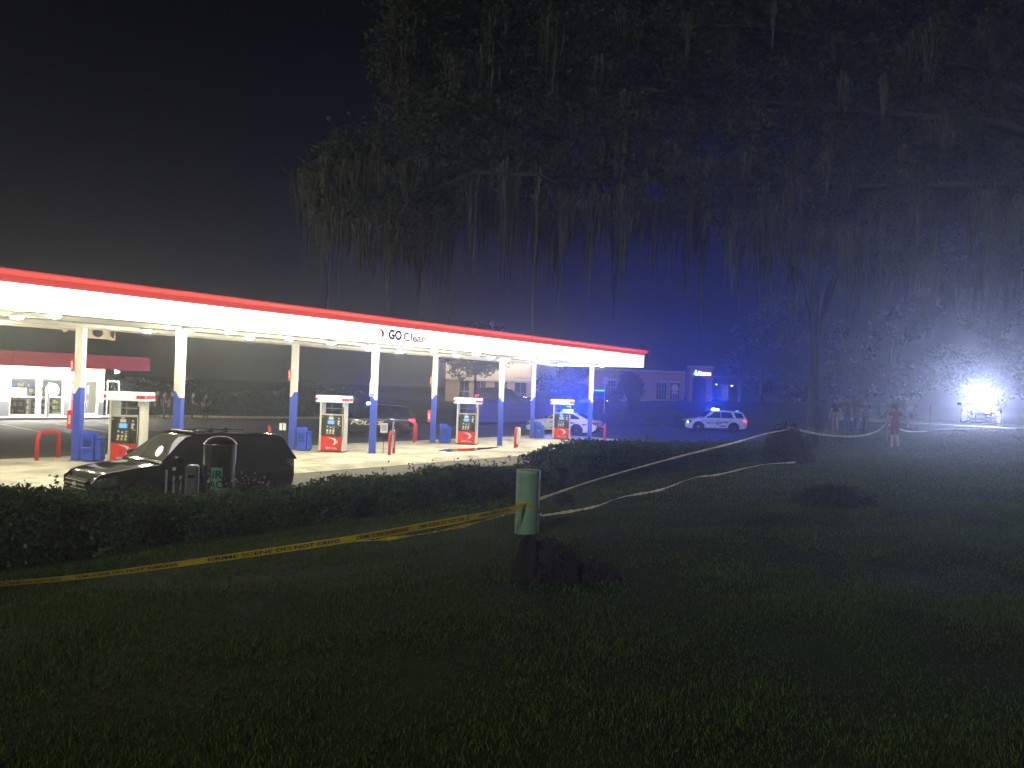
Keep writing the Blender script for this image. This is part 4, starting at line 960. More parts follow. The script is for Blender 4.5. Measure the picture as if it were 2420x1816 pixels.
# ------------------------------------------------------------------ planting helpers
def leaf_quads(C, size, rg, up=.0, aspect=.5):
    """rhombic leaves at centres C (N,3)"""
    N = len(C)
    d = rg.normal(size=(N, 3)); d[:, 2] += up; d /= np.linalg.norm(d, axis=1)[:, None]
    e = np.cross(d, rg.normal(size=(N, 3))); e /= np.linalg.norm(e, axis=1)[:, None]
    s = (size*rg.uniform(.6, 1.35, N))[:, None]
    return np.stack([C-d*s, C+e*s*aspect, C+d*s, C-e*s*aspect], 1)
def hedge(name, label, x0, x1, yc, hw, zb, ht, nleaf, size, mat, rg, cat='hedge', sprigs=40, axis=None, group=None):
    """hedge along x (or along axis=(p0,p1) in plan); zb(u), ht(u) with u the running coordinate"""
    t = thing(name, label, cat, (0, 0, 0), 0, group)
    p0 = Vector((x0, yc, 0)) if axis is None else Vector((*axis[0], 0)); p1 = Vector((x1, yc, 0)) if axis is None else Vector((*axis[1], 0))
    L_ = (p1-p0).length; ux = (p1-p0)/L_; uy = Vector((-ux.y, ux.x, 0))
    n = max(6, int(L_/.35)); rings = []
    for i in range(n+1):
        u = i/n; c = p0+ux*L_*u; h = ht(u)*.93; z = zb(u); e = min(1, min(u, 1-u)*L_/.3+.35)
        w_ = hw*.9*e; rings.append([c+uy*(w_*a)+Vector((0, 0, z+h*b)) for a, b in ((-.92, -.1), (-1, .3), (-.98, .75), (-.8, .97), (0, 1.0), (.8, .97), (.98, .75), (1, .3), (.92, -.1))])
    MB().loft(rings, False, True).build('branches', M('hedge_core', (.012, .018, .008), .95, bump=1, bs=20), t)
    u = rg.uniform(0, 1, nleaf); per = rg.uniform(0, 1, nleaf)
    hh = np.array([ht(a) for a in np.linspace(0, 1, 200)]); zz = np.array([zb(a) for a in np.linspace(0, 1, 200)])
    H = np.interp(u, np.linspace(0, 1, 200), hh); Z = np.interp(u, np.linspace(0, 1, 200), zz)
    # perimeter: front side, top, back side
    a = np.where(per < .45, -1., np.where(per < .82, (per-.45)/.37*2-1, 1.)); b = np.where(per < .45, (per/.45), np.where(per < .82, 1., 1-(per-.82)/.18))
    rnd = 1-.12*np.clip((b-.75)/.25, 0, 1)*(np.abs(a) > .99)
    lump = .05*np.sin(u*L_*2.1+b*3)+.04*np.sin(u*L_*5.3+a*2)
    off = rg.normal(0, .035, nleaf)+lump
    A = a*hw*rnd + np.where(np.abs(a) > .99, a*off, rg.normal(0, .02, nleaf)); B = Z+b*H*1.0+np.where(np.abs(a) > .99, 0, off)
    C = np.array(p0)[None]+np.outer(u*L_, np.array(ux))+np.outer(A, np.array(uy)); C[:, 2] = B
    cs = [C]
    for k in range(sprigs):
        uu = rg.uniform(.01, .99); n_ = rg.integers(6, 16); c = np.array(p0+ux*L_*uu+uy*rg.uniform(-hw, hw)*.9); top = rg.uniform(.05, .20) if rg.uniform() < .85 else rg.uniform(.2, .34)
        q_ = c[None]+rg.normal(0, .025, (n_, 3)); q_[:, 2] = np.interp(uu, np.linspace(0, 1, 200), zz+hh)+rg.uniform(0, top, n_); cs.append(q_)
    np_quads('foliage', leaf_quads(np.concatenate(cs), size, rg, .35, .55), mat, t)
    return t
def tree(name, label, loc, h, spread, rg, nblob=10, leaves=500, size=.16, mat=None, trunk_r=.18, low=.35, group=None):
    t = thing(name, label, 'tree', loc, 0, group)
    MB().tube([(0, 0, -.2), (.05, .03, h*.2), (-.05, .05, h*.45), (.05, 0, h*.72)], [trunk_r*1.25, trunk_r, trunk_r*.75, trunk_r*.4], 8).build('trunk', bark, t, True)
    C = []
    for k in range(nblob):
        a = rg.uniform(0, 6.28); r_ = spread*math.sqrt(rg.uniform(.02, 1))*.75; z = h*rg.uniform(low, .9); br = spread*rg.uniform(.30, .5)
        r_ *= 1-.5*max(0, (z/h-.6)/.4)
        c = np.array([r_*math.cos(a), r_*math.sin(a), z])
        MB().tube([(0, 0, h*.35), tuple(c*.5+np.array([0, 0, h*.2])), tuple(c)], [trunk_r*.4, trunk_r*.25, trunk_r*.1], 5).build('limb', bark, t, True)
        d = rg.normal(size=(leaves, 3)); d /= np.linalg.norm(d, axis=1)[:, None]
        C.append(c+d*(br*rg.uniform(.25, 1, leaves)**.5)[:, None]*np.array([1, 1, .75]))
    np_quads('crown', leaf_quads(np.concatenate(C), size, rg, 0, .55), mat or leaf_oak, t)
    return t

# ------------------------------------------------------------------ hedges between lawn and lane
hh1 = lambda u: float(np.interp(-13.0+14.0*u, [-13, -9.9, -9.06, -8.3, -7.43, -6.5, -5.4, -4, -2.5, -1, .86], [1.66, 1.58, 1.45, 1.31, 1.18, 1.21, 1.24, 1.26, 1.30, 1.27, 1.19]))-.75
hedge('hedge', 'long clipped dark hedge between the lawn and the black vehicle', -13.0, 1.0, -14.0, .52, lambda u: .70, hh1, 60000, .030, leaf_hedge, RNG, sprigs=170)
hh2 = lambda u: float(np.interp(1.7+15.3*u, [1.7, 2.2, 3.1, 5.2, 7.2, 10.7, 17], [1.25, 1.48, 1.56, 1.60, 1.46, 1.31, 1.15]))-.70
hedge('hedge', 'taller dark hedge tinted blue, running from the pipe past the last column', 1.7, 17.0, -13.6, .75, lambda u: .66, hh2, 36000, .042, leaf_hedge, RNG, sprigs=70)
hedge('low_hedge', 'low dark hedge in front of the bystanders on the lawn', 0, 0, 0, .55, lambda u: 1.02, lambda u: .52, 9000, .045, leaf_hedge, RNG, axis=((20.3, -14.4), (26.9, -17.7)), sprigs=30)
hedge('low_hedge', 'low hedge on the bank slope behind the white sedan', 0, 0, 0, 1.0, lambda u: .0+.3*u, lambda u: .85, 7000, .08, leaf_hedge, RNG, axis=((41.0, 11.5), (52.5, 6.3)), sprigs=20)
hedge('boundary_hedge', 'dark overgrown boundary hedge behind the kerb and the officers', 0, 0, 0, 1.0, lambda u: .0+.1*math.sin(u*9), lambda u: 2.1+.35*math.sin(u*11)+.25*math.sin(u*29), 15000, .11, M('leaf_wild', (.026, .040, .016), .6, island=.45), RNG, axis=((12.6, 31.6), (32.0, 25.8)), sprigs=60)
# pale blossoms in the hedge by the boulder
C = np.array([[-7.05, -14.45, 1.50]])+RNG.normal(0, 1, (34, 3))*np.array([.20, .06, .05])
fl = np_quads('blossoms', leaf_quads(C, .022, RNG, .3, .8), M('blossom', (.50, .38, .30), .6), bpy.data.objects['hedge'])
# ivy bank
n = 9000; X = RNG.uniform(47, 56, n); Y = 11.2-(X-47)*.42+RNG.normal(0, .9, n)
C = np.stack([X, Y, hgt(X, Y)+RNG.uniform(.05, .35, n)], 1)
tag(np_quads('ground_cover', leaf_quads(C, .11, RNG, .8, .7), M('ivy', (.10, .17, .07), .5, island=.4)), 'leafy pale green ground cover on the slope behind the white sedan', 'ground cover', kind='stuff')

# ------------------------------------------------------------------ live oak with hanging moss
ok = thing('live_oak', 'huge live oak with hanging grey moss spreading over the lawn and canopy', 'tree', (0, 0, 0))
BL = [(3.45, -7.30, 14.1, 1.7), (3.9, -7.6, 14.7, 2.1), (5.34, -6.53, 15.08, 2.6), (6.54, -8.1, 15.44, 2.6), (9.5, -8.68, 16.17, 2.6), (10.89, -10.5, 16.41, 2.6), (14.25, -11.59, 17.3, 2.8), (15.84, -13.67, 17.4, 2.8), (17.54, -15.88, 17.51, 2.8), (19.24, -18.1, 17.28, 2.8), (20.94, -20.32, 17.22, 2.8), (3.3, -7.1, 12.8, 1.6), (4.32, -6.83, 13.09, 2.4), (6.25, -7.71, 13.43, 2.4), (8.46, -8.94, 13.77, 2.4), (10.77, -10.32, 14.11, 2.4), (13.18, -11.83, 14.6, 2.5), (15.81, -13.61, 14.94, 2.5), (17.51, -15.83, 14.71, 2.6), (20.31, -17.84, 14.87, 2.6), (22.06, -20.13, 14.81, 2.6), (2.9, -8.2, 10.9, 1.5), (4.12, -8.2, 11.01, 2.0), (6.11, -9.16, 11.29, 2.0), (8.38, -10.47, 11.42, 2.0), (10.76, -11.93, 11.7, 2.1), (13.25, -13.54, 11.81, 2.2), (15.95, -15.43, 11.91, 2.3), (19.86, -17.24, 12.3, 2.4), (22.97, -19.65, 12.38, 2.5), (0.18, -7.97, 8.87, 1.4), (0.81, -8.8, 8.8, 1.7), (2.31, -9.11, 8.88, 1.7), (3.96, -9.62, 9.08, 1.7), (5.85, -10.44, 9.15, 1.6), (7.82, -11.38, 9.48, 1.6), (9.89, -12.44, 9.67, 1.7), (12.15, -13.74, 9.71, 1.8), (15.72, -15.11, 9.68, 2.0), (19.72, -17.04, 9.58, 2.2), (23.97, -19.3, 9.77, 2.3), (25.6, -21.43, 10.24, 2.3), (-0.52, -8.7, 7.5, 1.0), (-0.12, -9.22, 7.3, 1.1), (1.26, -9.38, 7.56, 1.2), (-0.81, -8.33, 8.25, 0.7), (17.5, -17.6, 11.0, 1.9), (20.5, -20.6, 11.2, 2.0), (18.8, -19.2, 13.2, 2.0), (23.0, -22.6, 12.2, 2.2), (14.4, -14.8, 10.9, 1.7), (21.8, -21.8, 14.0, 2.2)]
MB().tube([(24.0, -32.0, .9), (23.9, -31.8, 2.2), (23.6, -31.2, 5), (23.2, -30.0, 8.2)], [1.0, .66, .56, .5], 14).build('trunk', bark, ok, True)
for path, rad in (([(23.2, -30, 8), (21, -23.5, 11.2), (15.8, -16, 10.8), (10, -12.4, 10.2), (4, -9.7, 9.3), (.8, -8.6, 8.7), (-.6, -8.4, 8.2)], [.34, .17, .12, .10, .08, .06, .03]),
                  ([(23.2, -30, 8), (20, -21, 13.5), (14, -13, 14.0), (8, -9.2, 13.6), (4, -7, 13.3)], [.36, .17, .12, .10, .05]),
                  ([(23.2, -30, 8), (22.0, -22, 14), (20.5, -18.0, 16.0)], [.3, .2, .1]),
                  ([(23.2, -30, 8), (20.5, -20, 16), (15, -13.5, 17.0), (10, -10, 16)], [.34, .16, .11, .07]),
                  ([(10, -12.4, 10.2), (8.2, -11.2, 11.0), (6.5, -9.5, 11.2), (3, -8, 11)], [.12, .10, .08, .04])):
    MB().tube(path, rad, 9).build('limb', bark, ok, True)
C = []
for bx, by, bz_, br in BL:
    n = int(5200*(br/2)**2)
    d = RNG.normal(size=(n, 3)); d /= np.linalg.norm(d, axis=1)[:, None]
    rad = br*RNG.uniform(.1, 1, n)**.45*(1+.22*np.sin(d[:, 0]*5+bx)*np.sin(d[:, 1]*6+by)+.15*np.sin(d[:, 2]*9))
    pt = np.array([bx, by, bz_])+d*rad[:, None]*np.array([1, 1, .72])
    # gather leaves into sprays so that gaps remain
    key = np.sin(pt[:, 0]*2.1+1.3*bx)+np.sin(pt[:, 1]*2.5+bz_)+np.sin(pt[:, 2]*3.1+by)+.5*np.sin(pt[:, 0]*6.1)+.5*np.sin(pt[:, 1]*5.7+pt[:, 2]*5)
    C.append(pt[key > .0])
C = np.concatenate(C)
np_quads('crown', leaf_quads(C, .070, RNG, .0, .55), leaf_oak, ok)
def moss_strands(anchors, rg, nst=46, wmul=1.):
    Q = []
    for ax_, ay, az, ln, sp in anchors:
        for k in range(nst):
            l = ln*rg.uniform(.25, 1)**1.0; x = ax_+rg.normal(0, sp); y = ay+rg.normal(0, sp); z = az+rg.uniform(-.3, .25)
            dist = math.hypot(x-ax_, y-ay); l *= max(.25, 1-dist/(3*sp))
            ang = rg.uniform(0, 6.28); n_ = 5; w0 = rg.uniform(.012, .034)*wmul; px, py = x, y; cx_, sx_ = math.cos(ang), math.sin(ang); prev = None
            for i in range(n_+1):
                u = i/n_; w_ = w0*(1-.8*u)*(1+.4*math.sin(i*2.1+k)); qx = x+.035*math.sin(i*1.7+k)+(ax_-x)*u*.35; qy = y+.035*math.cos(i*1.3+k)+(ay-y)*u*.35; qz = z-l*u
                cur = ((qx-cx_*w_, qy-sx_*w_, qz), (qx+cx_*w_, qy+sx_*w_, qz))
                if prev: Q.append((prev[0], prev[1], cur[1], cur[0]))
                prev = cur
    return np.array(Q)
AN = []
for bx, by, bz_, br in BL:
    lowb = bz_ < 10.6; mid = 10.6 <= bz_ < 13
    if bz_ > 10.5 and bx < 4.2: continue
    for k in range(int((19 if lowb else 12 if mid else 5)*(br/1.6))):
        a = RNG.uniform(0, 6.28); r_ = br*math.sqrt(RNG.uniform(0, 1))*.9
        ln = RNG.uniform(.6, 2.6)*(1.0 if br > 1.3 else .75) if RNG.uniform() < .68 else RNG.uniform(2.4, 4.6)*(1.0 if br > 1.3 else .6)
        AN.append((bx+r_*math.cos(a), by+r_*math.sin(a), bz_-br*.45*math.sqrt(max(0, 1-(r_/br)**2))+RNG.uniform(-.2, .5), ln, RNG.uniform(.05, .30)))
np_quads('moss', moss_strands(AN, RNG), moss_m, ok)
# one long thin strand that hangs down in front of the canopy
np_quads('moss_strand', moss_strands([(0.05, -14.36, 7.6, 6.3, .02)], np.random.default_rng(3), 9, .8), moss_m, ok)
MB().tube([(1.2, -9.4, 8.0), (.6, -12, 8.2), (.05, -14.36, 7.7), (-.3, -15.4, 7.2)], [.06, .05, .03, .012], 6).build('limb', bark, ok, True)
ok2 = tree('leaning_oak', 'second dark oak trunk standing behind the bystanders', (28.2, -12.2, hz(28, -12.4)-.2), 15, 5.0, RNG, 10, 600, .14, leaf_back, .26, .66)

# background trees
bt = 'dark trees around the lot'
for i, (x, y, h, s_, lab) in enumerate([(40.3, 21.2, 8.0, 3.6, 'dark tree whose crown overlaps the floodlit building')]):
    tree('background_tree', lab, (x, y, hz(x, y)), h, s_, RNG, 18, 420, .14, leaf_back, .13, .38, bt)
tree('street_tree', 'round dark tree beside the bank wall', (56.6, 14.3, hz(56.6, 14.3)), 4.6, 2.1, RNG, 10, 450, .12, leaf_oak, .12, .3, bt)
tree('street_tree', 'bushy tree above the white sedan, between the last columns', (46.6, 15.6, 1.1), 5.2, 2.6, RNG, 12, 450, .12, leaf_oak, .12, .25, bt)
for i, (x, y, h, s_, lab) in enumerate([(66.5, 4.2, 13, 5.0, 'dark tree rising behind the white marked vehicle'), (58.5, -3.5, 12, 4.5, 'dark tree left of the bystanders, far back'), (54.0, -10.5, 12, 4.5, 'dark tree directly behind the bystanders'),
        (69.0, -16.5, 14, 6.0, 'dark tree behind the patrol vehicle'), (61.0, -24.5, 12, 5.0, 'dark tree at the right edge beyond the street'), (88.0, 8.5, 14, 6.0, 'dark tree far behind the drive-through shelter')]):
    tree('background_tree', lab, (x, y, hz(x, y)), h, s_, RNG, 11, 520, .20, leaf_back, .22, .16, bt)
tp = thing('topiary_tree', 'small pale round topiary tree behind the officers', 'tree', (17.55, 30.2, hz(17.55, 30.2)))
MB().tube([(0, 0, 0), (.02, 0, 1.0), (0, 0, 1.9)], [.05, .045, .04], 8).build('trunk', M('pale_bark', (.35, .33, .28), .8), tp)
d = RNG.normal(size=(2600, 3)); d /= np.linalg.norm(d, axis=1)[:, None]; np_quads('crown', leaf_quads(np.array([0, 0, 2.35])+d*(.72*RNG.uniform(.6, 1, 2600)**.5)[:, None]*np.array([1, 1, .8]), .06, RNG), M('pale_leaf', (.34, .34, .24), .6, island=.3), tp)
# shrubs and clumps on the lawn
def shrub(name, label, x, y, rx, rz_, n, size, mat, cat='shrub'):
    t = thing(name, label, cat, (x, y, hz(x, y)))
    rough_lump((0, 0, 0), rx*.8, rx*.75, rz_*.85, 16, 8, .15, int(x*7) % 97).build('branches', M('hedge_core', (0, 0, 0)), t, True)
    d = RNG.normal(size=(n, 3)); d[:, 2] = np.abs(d[:, 2]); d /= np.linalg.norm(d, axis=1)[:, None]
    rad = RNG.uniform(.75, 1.08, n)*(1+.12*np.sin(5*np.arctan2(d[:, 1], d[:, 0])+d[:, 2]*4))
    np_quads('foliage', leaf_quads(d*rad[:, None]*np.array([rx, rx*.9, rz_]), size, RNG, .3, .45), mat, t); return t
dark_leaf = M('dark_leaf', (.030, .034, .018), .7, island=.4)
shrub('shrub', 'round dark shrub with crime scene tape draped over its top', 10.2, -16.7, .78, 1.10, 5200, .045, dark_leaf)
shrub('grass_clump', 'wide low dark clump of weeds on the open lawn', -.6, -20.95, .62, .29, 5200, .035, dark_leaf, 'weeds')
shrub('grass_clump', 'small dark tuft beside the upper tape strand', -2.3, -16.9, .17, .16, 900, .03, dark_leaf, 'weeds')
# uprooted root ball with a broken stub
rb = thing('root_clump', 'dark uprooted earth clump with tangled roots in front of the green pipe', 'root clump', (-7.80, -20.37, hz(-7.8, -20.37)-.03))
earth = M('earth', (.020, .014, .011), .95, var=.4, vs=9, bump=1, bs=30)
rough_lump((0, 0, 0), .30, .28, .36, 30, 12, .34, 11).build('earth', earth, rb, True)
rough_lump((.30, -.28, 0), .26, .22, .19, 26, 9, .4, 12).add([], []).build('earth', earth, rb, True)
rough_lump((-.16, .12, .1), .17, .15, .30, 22, 9, .35, 15).build('earth', earth, rb, True)
C = RNG.normal(size=(1500, 3)); C[:, 2] = np.abs(C[:, 2]); C /= np.linalg.norm(C, axis=1)[:, None]
np_quads('rootlets', leaf_quads(np.concatenate([C[:900]*np.array([.33, .31, .38]), C[900:]*np.array([.30, .26, .22])+np.array([.30, -.28, 0])]), .035, RNG, .2, .16), M('rootlet', (.045, .032, .022), .9, island=.4), rb)
for k in range(5):
    a = RNG.uniform(0, 6.28); r_ = RNG.uniform(.22, .30); MB().tube([(r_*.5*math.cos(a), r_*.5*math.sin(a), .3), (r_*math.cos(a), r_*math.sin(a), RNG.uniform(.25, .42)), (r_*1.35*math.cos(a+.2), r_*1.35*math.sin(a+.2), RNG.uniform(.02, .5))], [.014, .01, .004], 5).build('root', bark, rb, True)
wd = thing('wood_stub', 'short pale broken piece of wood lying beside the dark root clump', 'wood', (-7.47, -20.72, hz(-7.47, -20.72)+.05), R(-70))
MB().tube([(-.15, 0, .06), (-.05, .01, .05), (.08, .0, .0), (.17, -.01, -.02)], [.045, .05, .042, .03], 9).build('stick', M('old_wood', (.14, .11, .06), .9, var=.3, vs=12, bump=.8, bs=30), wd, True)
MB().tube([(-.08, 0, .06), (-.11, .07, .12)], [.03, .018], 7).build('branch_stub', M('old_wood', (0, 0, 0)), wd, True)

# ------------------------------------------------------------------ grass
def blades(dmin, dmax, dens, hmin, hmax, wd, rg):
    area = (dmax**2-dmin**2)*.74; n = int(area*dens)
    d = np.sqrt(rg.uniform(dmin**2, dmax**2, n)); l = rg.uniform(-.72, .72, n)*d+rg.normal(0, .2, n)
    X = CAM.x+math.sin(YAW)*d+math.cos(YAW)*l; Y = CAM.y+math.cos(YAW)*d-math.sin(YAW)*l
    clump = .5+.5*np.sin(X*2.3+np.sin(Y*3.1)*1.4)*np.sin(Y*2.7+np.sin(X*1.9))
    keep = (Y < -14.3) & (X < 31) & (rg.uniform(0, 1, n) < .45+.55*clump)
    for cx_, cy_2, r_ in ((-5.6, -18.5, .17), (-7.85, -20.3, .3), (-7.55, -20.6, .22)): keep &= (X-cx_)**2+(Y-cy_2)**2 > r_**2
    X, Y, clump = X[keep], Y[keep], clump[keep]; n = len(X); Z = hgt(X, Y)-.005
    a = rg.uniform(0, 6.28, n); h = rg.uniform(hmin, hmax, n)*(.7+.6*clump); lean = rg.uniform(.1, .75, n)*h; b = rg.uniform(0, 6.28, n); w_ = wd*rg.uniform(.6, 1.4, n)
    P = np.stack([X, Y, Z], 1); e = np.stack([np.cos(a), np.sin(a), 0*a], 1)*w_[:, None]
    tip = P+np.stack([np.cos(b)*lean, np.sin(b)*lean, h], 1); mid = P+np.stack([np.cos(b)*lean*.3, np.sin(b)*lean*.3, h*.62], 1)
    return np.stack([P-e, P+e, mid+e*.75, tip, mid-e*.75], 1)
G_ = np.concatenate([blades(2.5, 6.5, 3800, .012, .038, .0022, RNG), blades(6.5, 13, 1200, .015, .042, .0042, RNG), blades(13, 36, 170, .03, .065, .012, RNG)])
tag(np_quads('grass', G_, blade, None, 5), 'short green lawn grass with drier patches', 'grass', kind='stuff')

n = 420; d_ = np.sqrt(RNG.uniform(9, 26**2, n)); l_ = RNG.uniform(-.7, .7, n)*d_
X = CAM.x+math.sin(YAW)*d_+math.cos(YAW)*l_; Y = CAM.y+math.cos(YAW)*d_-math.sin(YAW)*l_; k_ = (Y < -15) & (X < 30); X, Y = X[k_], Y[k_]
C = np.stack([X, Y, hgt(X, Y)+RNG.uniform(.01, .035, len(X))], 1); q_ = leaf_quads(C, .020, RNG, 0, .5); q_[:, :, 2] = C[:, None, 2]+(q_[:, :, 2]-C[:, None, 2])*.35
tag(np_quads('fallen_leaves', q_, M('fallen_leaf', (.085, .065, .03), .8, island=.6)), 'small brown fallen leaves scattered over the lawn', 'leaves', kind='stuff')

# ------------------------------------------------------------------ utility pipe and crime scene tape
zp = hz(-5.6, -18.5)
pp = thing('utility_pipe', 'pale green upright pipe marker standing on the lawn, taped', 'pipe', (-5.6, -18.5, zp-.03))
MB().lathe([(.155, 0), (.155, .83), (.150, .845), (.10, .852), (.001, .855)], (0, 0, 0), 32).build('pipe', M('pipe_green', (.25, .35, .28), .55, var=.12, vs=5, dark=(.12, .2, .15), dscale=3, dmix=.5), pp, True)
MB().lathe([(.158, .815), (.160, .835), (.156, .848)], (0, 0, 0), 32).build('rim', M('pipe_rim', (.4, .42, .4), .5), pp, True)
V = []
for k in range(13):
    a = R(180+k*15-30); z = .36+.05*math.sin(k*.5); V += [(.159*math.cos(a), .159*math.sin(a), z), (.159*math.cos(a), .159*math.sin(a), z+.05)]
obj_from('tape_wrap', V, [(2*k, 2*k+2, 2*k+3, 2*k+1) for k in range(12)], tape_m, pp)
def ribbon(name, label, pts, width, twist, n=90, txt=None, mat=None, wob=.0):
    P = [Vector(p_) for p_ in pts]; P = [P[0]*2-P[1]] + P + [P[-1]*2-P[-2]]
    def cr(u):
        s_ = u*(len(P)-3); i = min(int(s_), len(P)-4); f = s_-i; a, b, c, d = P[i:i+4]
        return .5*((2*b)+(c-a)*f+(2*a-5*b+4*c-d)*f*f+(3*b-a-3*c+d)*f**3)
    def frame(u):
        p_ = cr(u); tg = (cr(min(1, u+.005))-cr(max(0, u-.005))).normalized(); sd_ = tg.cross(Vector((0, 0, 1))).normalized(); up_ = sd_.cross(tg)
        a = twist(u); return p_, tg, up_*math.cos(a)+sd_*math.sin(a), sd_*math.cos(a)-up_*math.sin(a)
    V = []
    for i in range(n+1):
        p_, tg, wv, nn = frame(i/n); w_ = width*(1+wob*math.sin(i*1.3)*math.sin(i*.7)); V += [p_-wv*w_/2, p_+wv*w_/2]
    t = thing(name, label, 'tape')
    o = obj_from('strip', V, [(2*k, 2*k+2, 2*k+3, 2*k+1) for k in range(n)], mat or tape_m, t, True)
    if txt:
        L_ = sum((cr((i+1)/200)-cr(i/200)).length for i in range(200)); Vt, Ft, Wt, Ht = text_mesh(txt, .02); hh_ = width*.55; ww = .80
        s0 = .12
        while s0+ww < L_:
            for sg in (1, -1):
                VV = []
                for v in Vt:
                    u = (s0+(v[0]/Wt)*ww)/L_; u = u if sg > 0 else (s0+ww-(v[0]/Wt)*ww)/L_
                    p_, tg, wv, nn = frame(u); VV.append(p_+wv*((v[1]/Ht-.5)*hh_)+nn*(.0015*sg))
                tag(obj_from('lettering', VV, Ft, ink, t), kind='stuff')
            s0 += ww+.16
    return t
ribbon('crime_scene_tape', 'taut yellow crime scene tape with black letters left of the pipe', [(-12.2, -15.4, .96), (-10.89, -16.49, 1.06), (-10.1, -17.2, 1.17), (-8.58, -18.36, 1.42), (-7.49, -18.50, 1.46), (-6.3, -18.60, 1.50), (-5.74, -18.56, 1.52)], .076, lambda u: .25+.5*math.sin(u*5+.5)*(u < .75)+2.2*max(0, u-.78), 160, 'CRIME SCENE DO NOT CROSS')
ribbon('crime_scene_tape', 'slack lower yellow tape hanging below the taut strand left of the pipe', [(-8.35, -18.25, 1.36), (-7.9, -18.35, 1.35), (-7.3, -18.45, 1.36), (-6.6, -18.55, 1.41), (-5.74, -18.52, 1.46)], .032, lambda u: .7+1.1*math.sin(u*17), 80, None, None, .4)
shiny = M('tape_backlit', (.75, .71, .52), .25, spec=.8, var=.1); translucent(shiny, (.85, .82, .65), .55)  # pale colour puts the patrol vehicle's backlight into the yellow tape
ribbon('crime_scene_tape', 'long tape coloured pale as backlit, rising from the pipe to the dark shrub', [(-5.45, -18.58, 1.58), (-3.2, -18.2, 1.66), (0.5, -17.7, 1.76), (4.5, -17.3, 1.88), (7.5, -17.0, 2.0), (9.3, -16.95, 2.06), (10.0, -16.8, 2.09)], .042, lambda u: .30+.45*math.sin(u*9), 160, None, shiny, .3)
gp = [(-5.42, -18.58), (-4.81, -18.25), (-3.57, -18.25), (-2.2, -18.0), (-.38, -17.78), (2.27, -17.27), (3.93, -17.16), (7.1, -17.05), (9.41, -17.23)]
ribbon('crime_scene_tape', 'loose tape lying across the grass right of the pipe', [(x, y, hz(x, y)+.09+(.05 if i % 2 else 0)+(.15 if i == 0 else 0)) for i, (x, y) in enumerate(gp)], .034, lambda u: .35+.6*math.sin(u*23), 170, None, shiny, .5)
ribbon('crime_scene_tape', 'sagging tape running from the shrub to the stake behind the woman in red', [(10.05, -16.75, 2.10), (13.47, -16.9, 1.80), (17.2, -17.0, 1.66), (20.0, -17.1, 1.78), (21.9, -17.1, 2.12)], .075, lambda u: .35+.4*math.sin(u*6), 120, 'CRIME SCENE DO NOT CROSS', shiny)
ribbon('crime_scene_tape', 'short tape running right of the woman in red over the low hedge', [(21.95, -17.1, 2.05), (23.8, -17.5, 1.74), (26.2, -18.0, 1.70)], .07, lambda u: .5, 40, None, shiny)
for x, y, lab in ((21.92, -17.12, 'thin wooden stake holding tape behind the woman in red'), (26.25, -18.02, 'thin wooden stake at the right end of the tape')):
    sk = thing('stake', lab, 'stake', (x, y, hz(x, y)-.1)); MB().box((0, 0, .62), (.035, .035, 1.24)).build('shaft', wood, sk); MB().box((0, 0, 1.25), (.045, .045, .03)).build('cap', wood, sk)

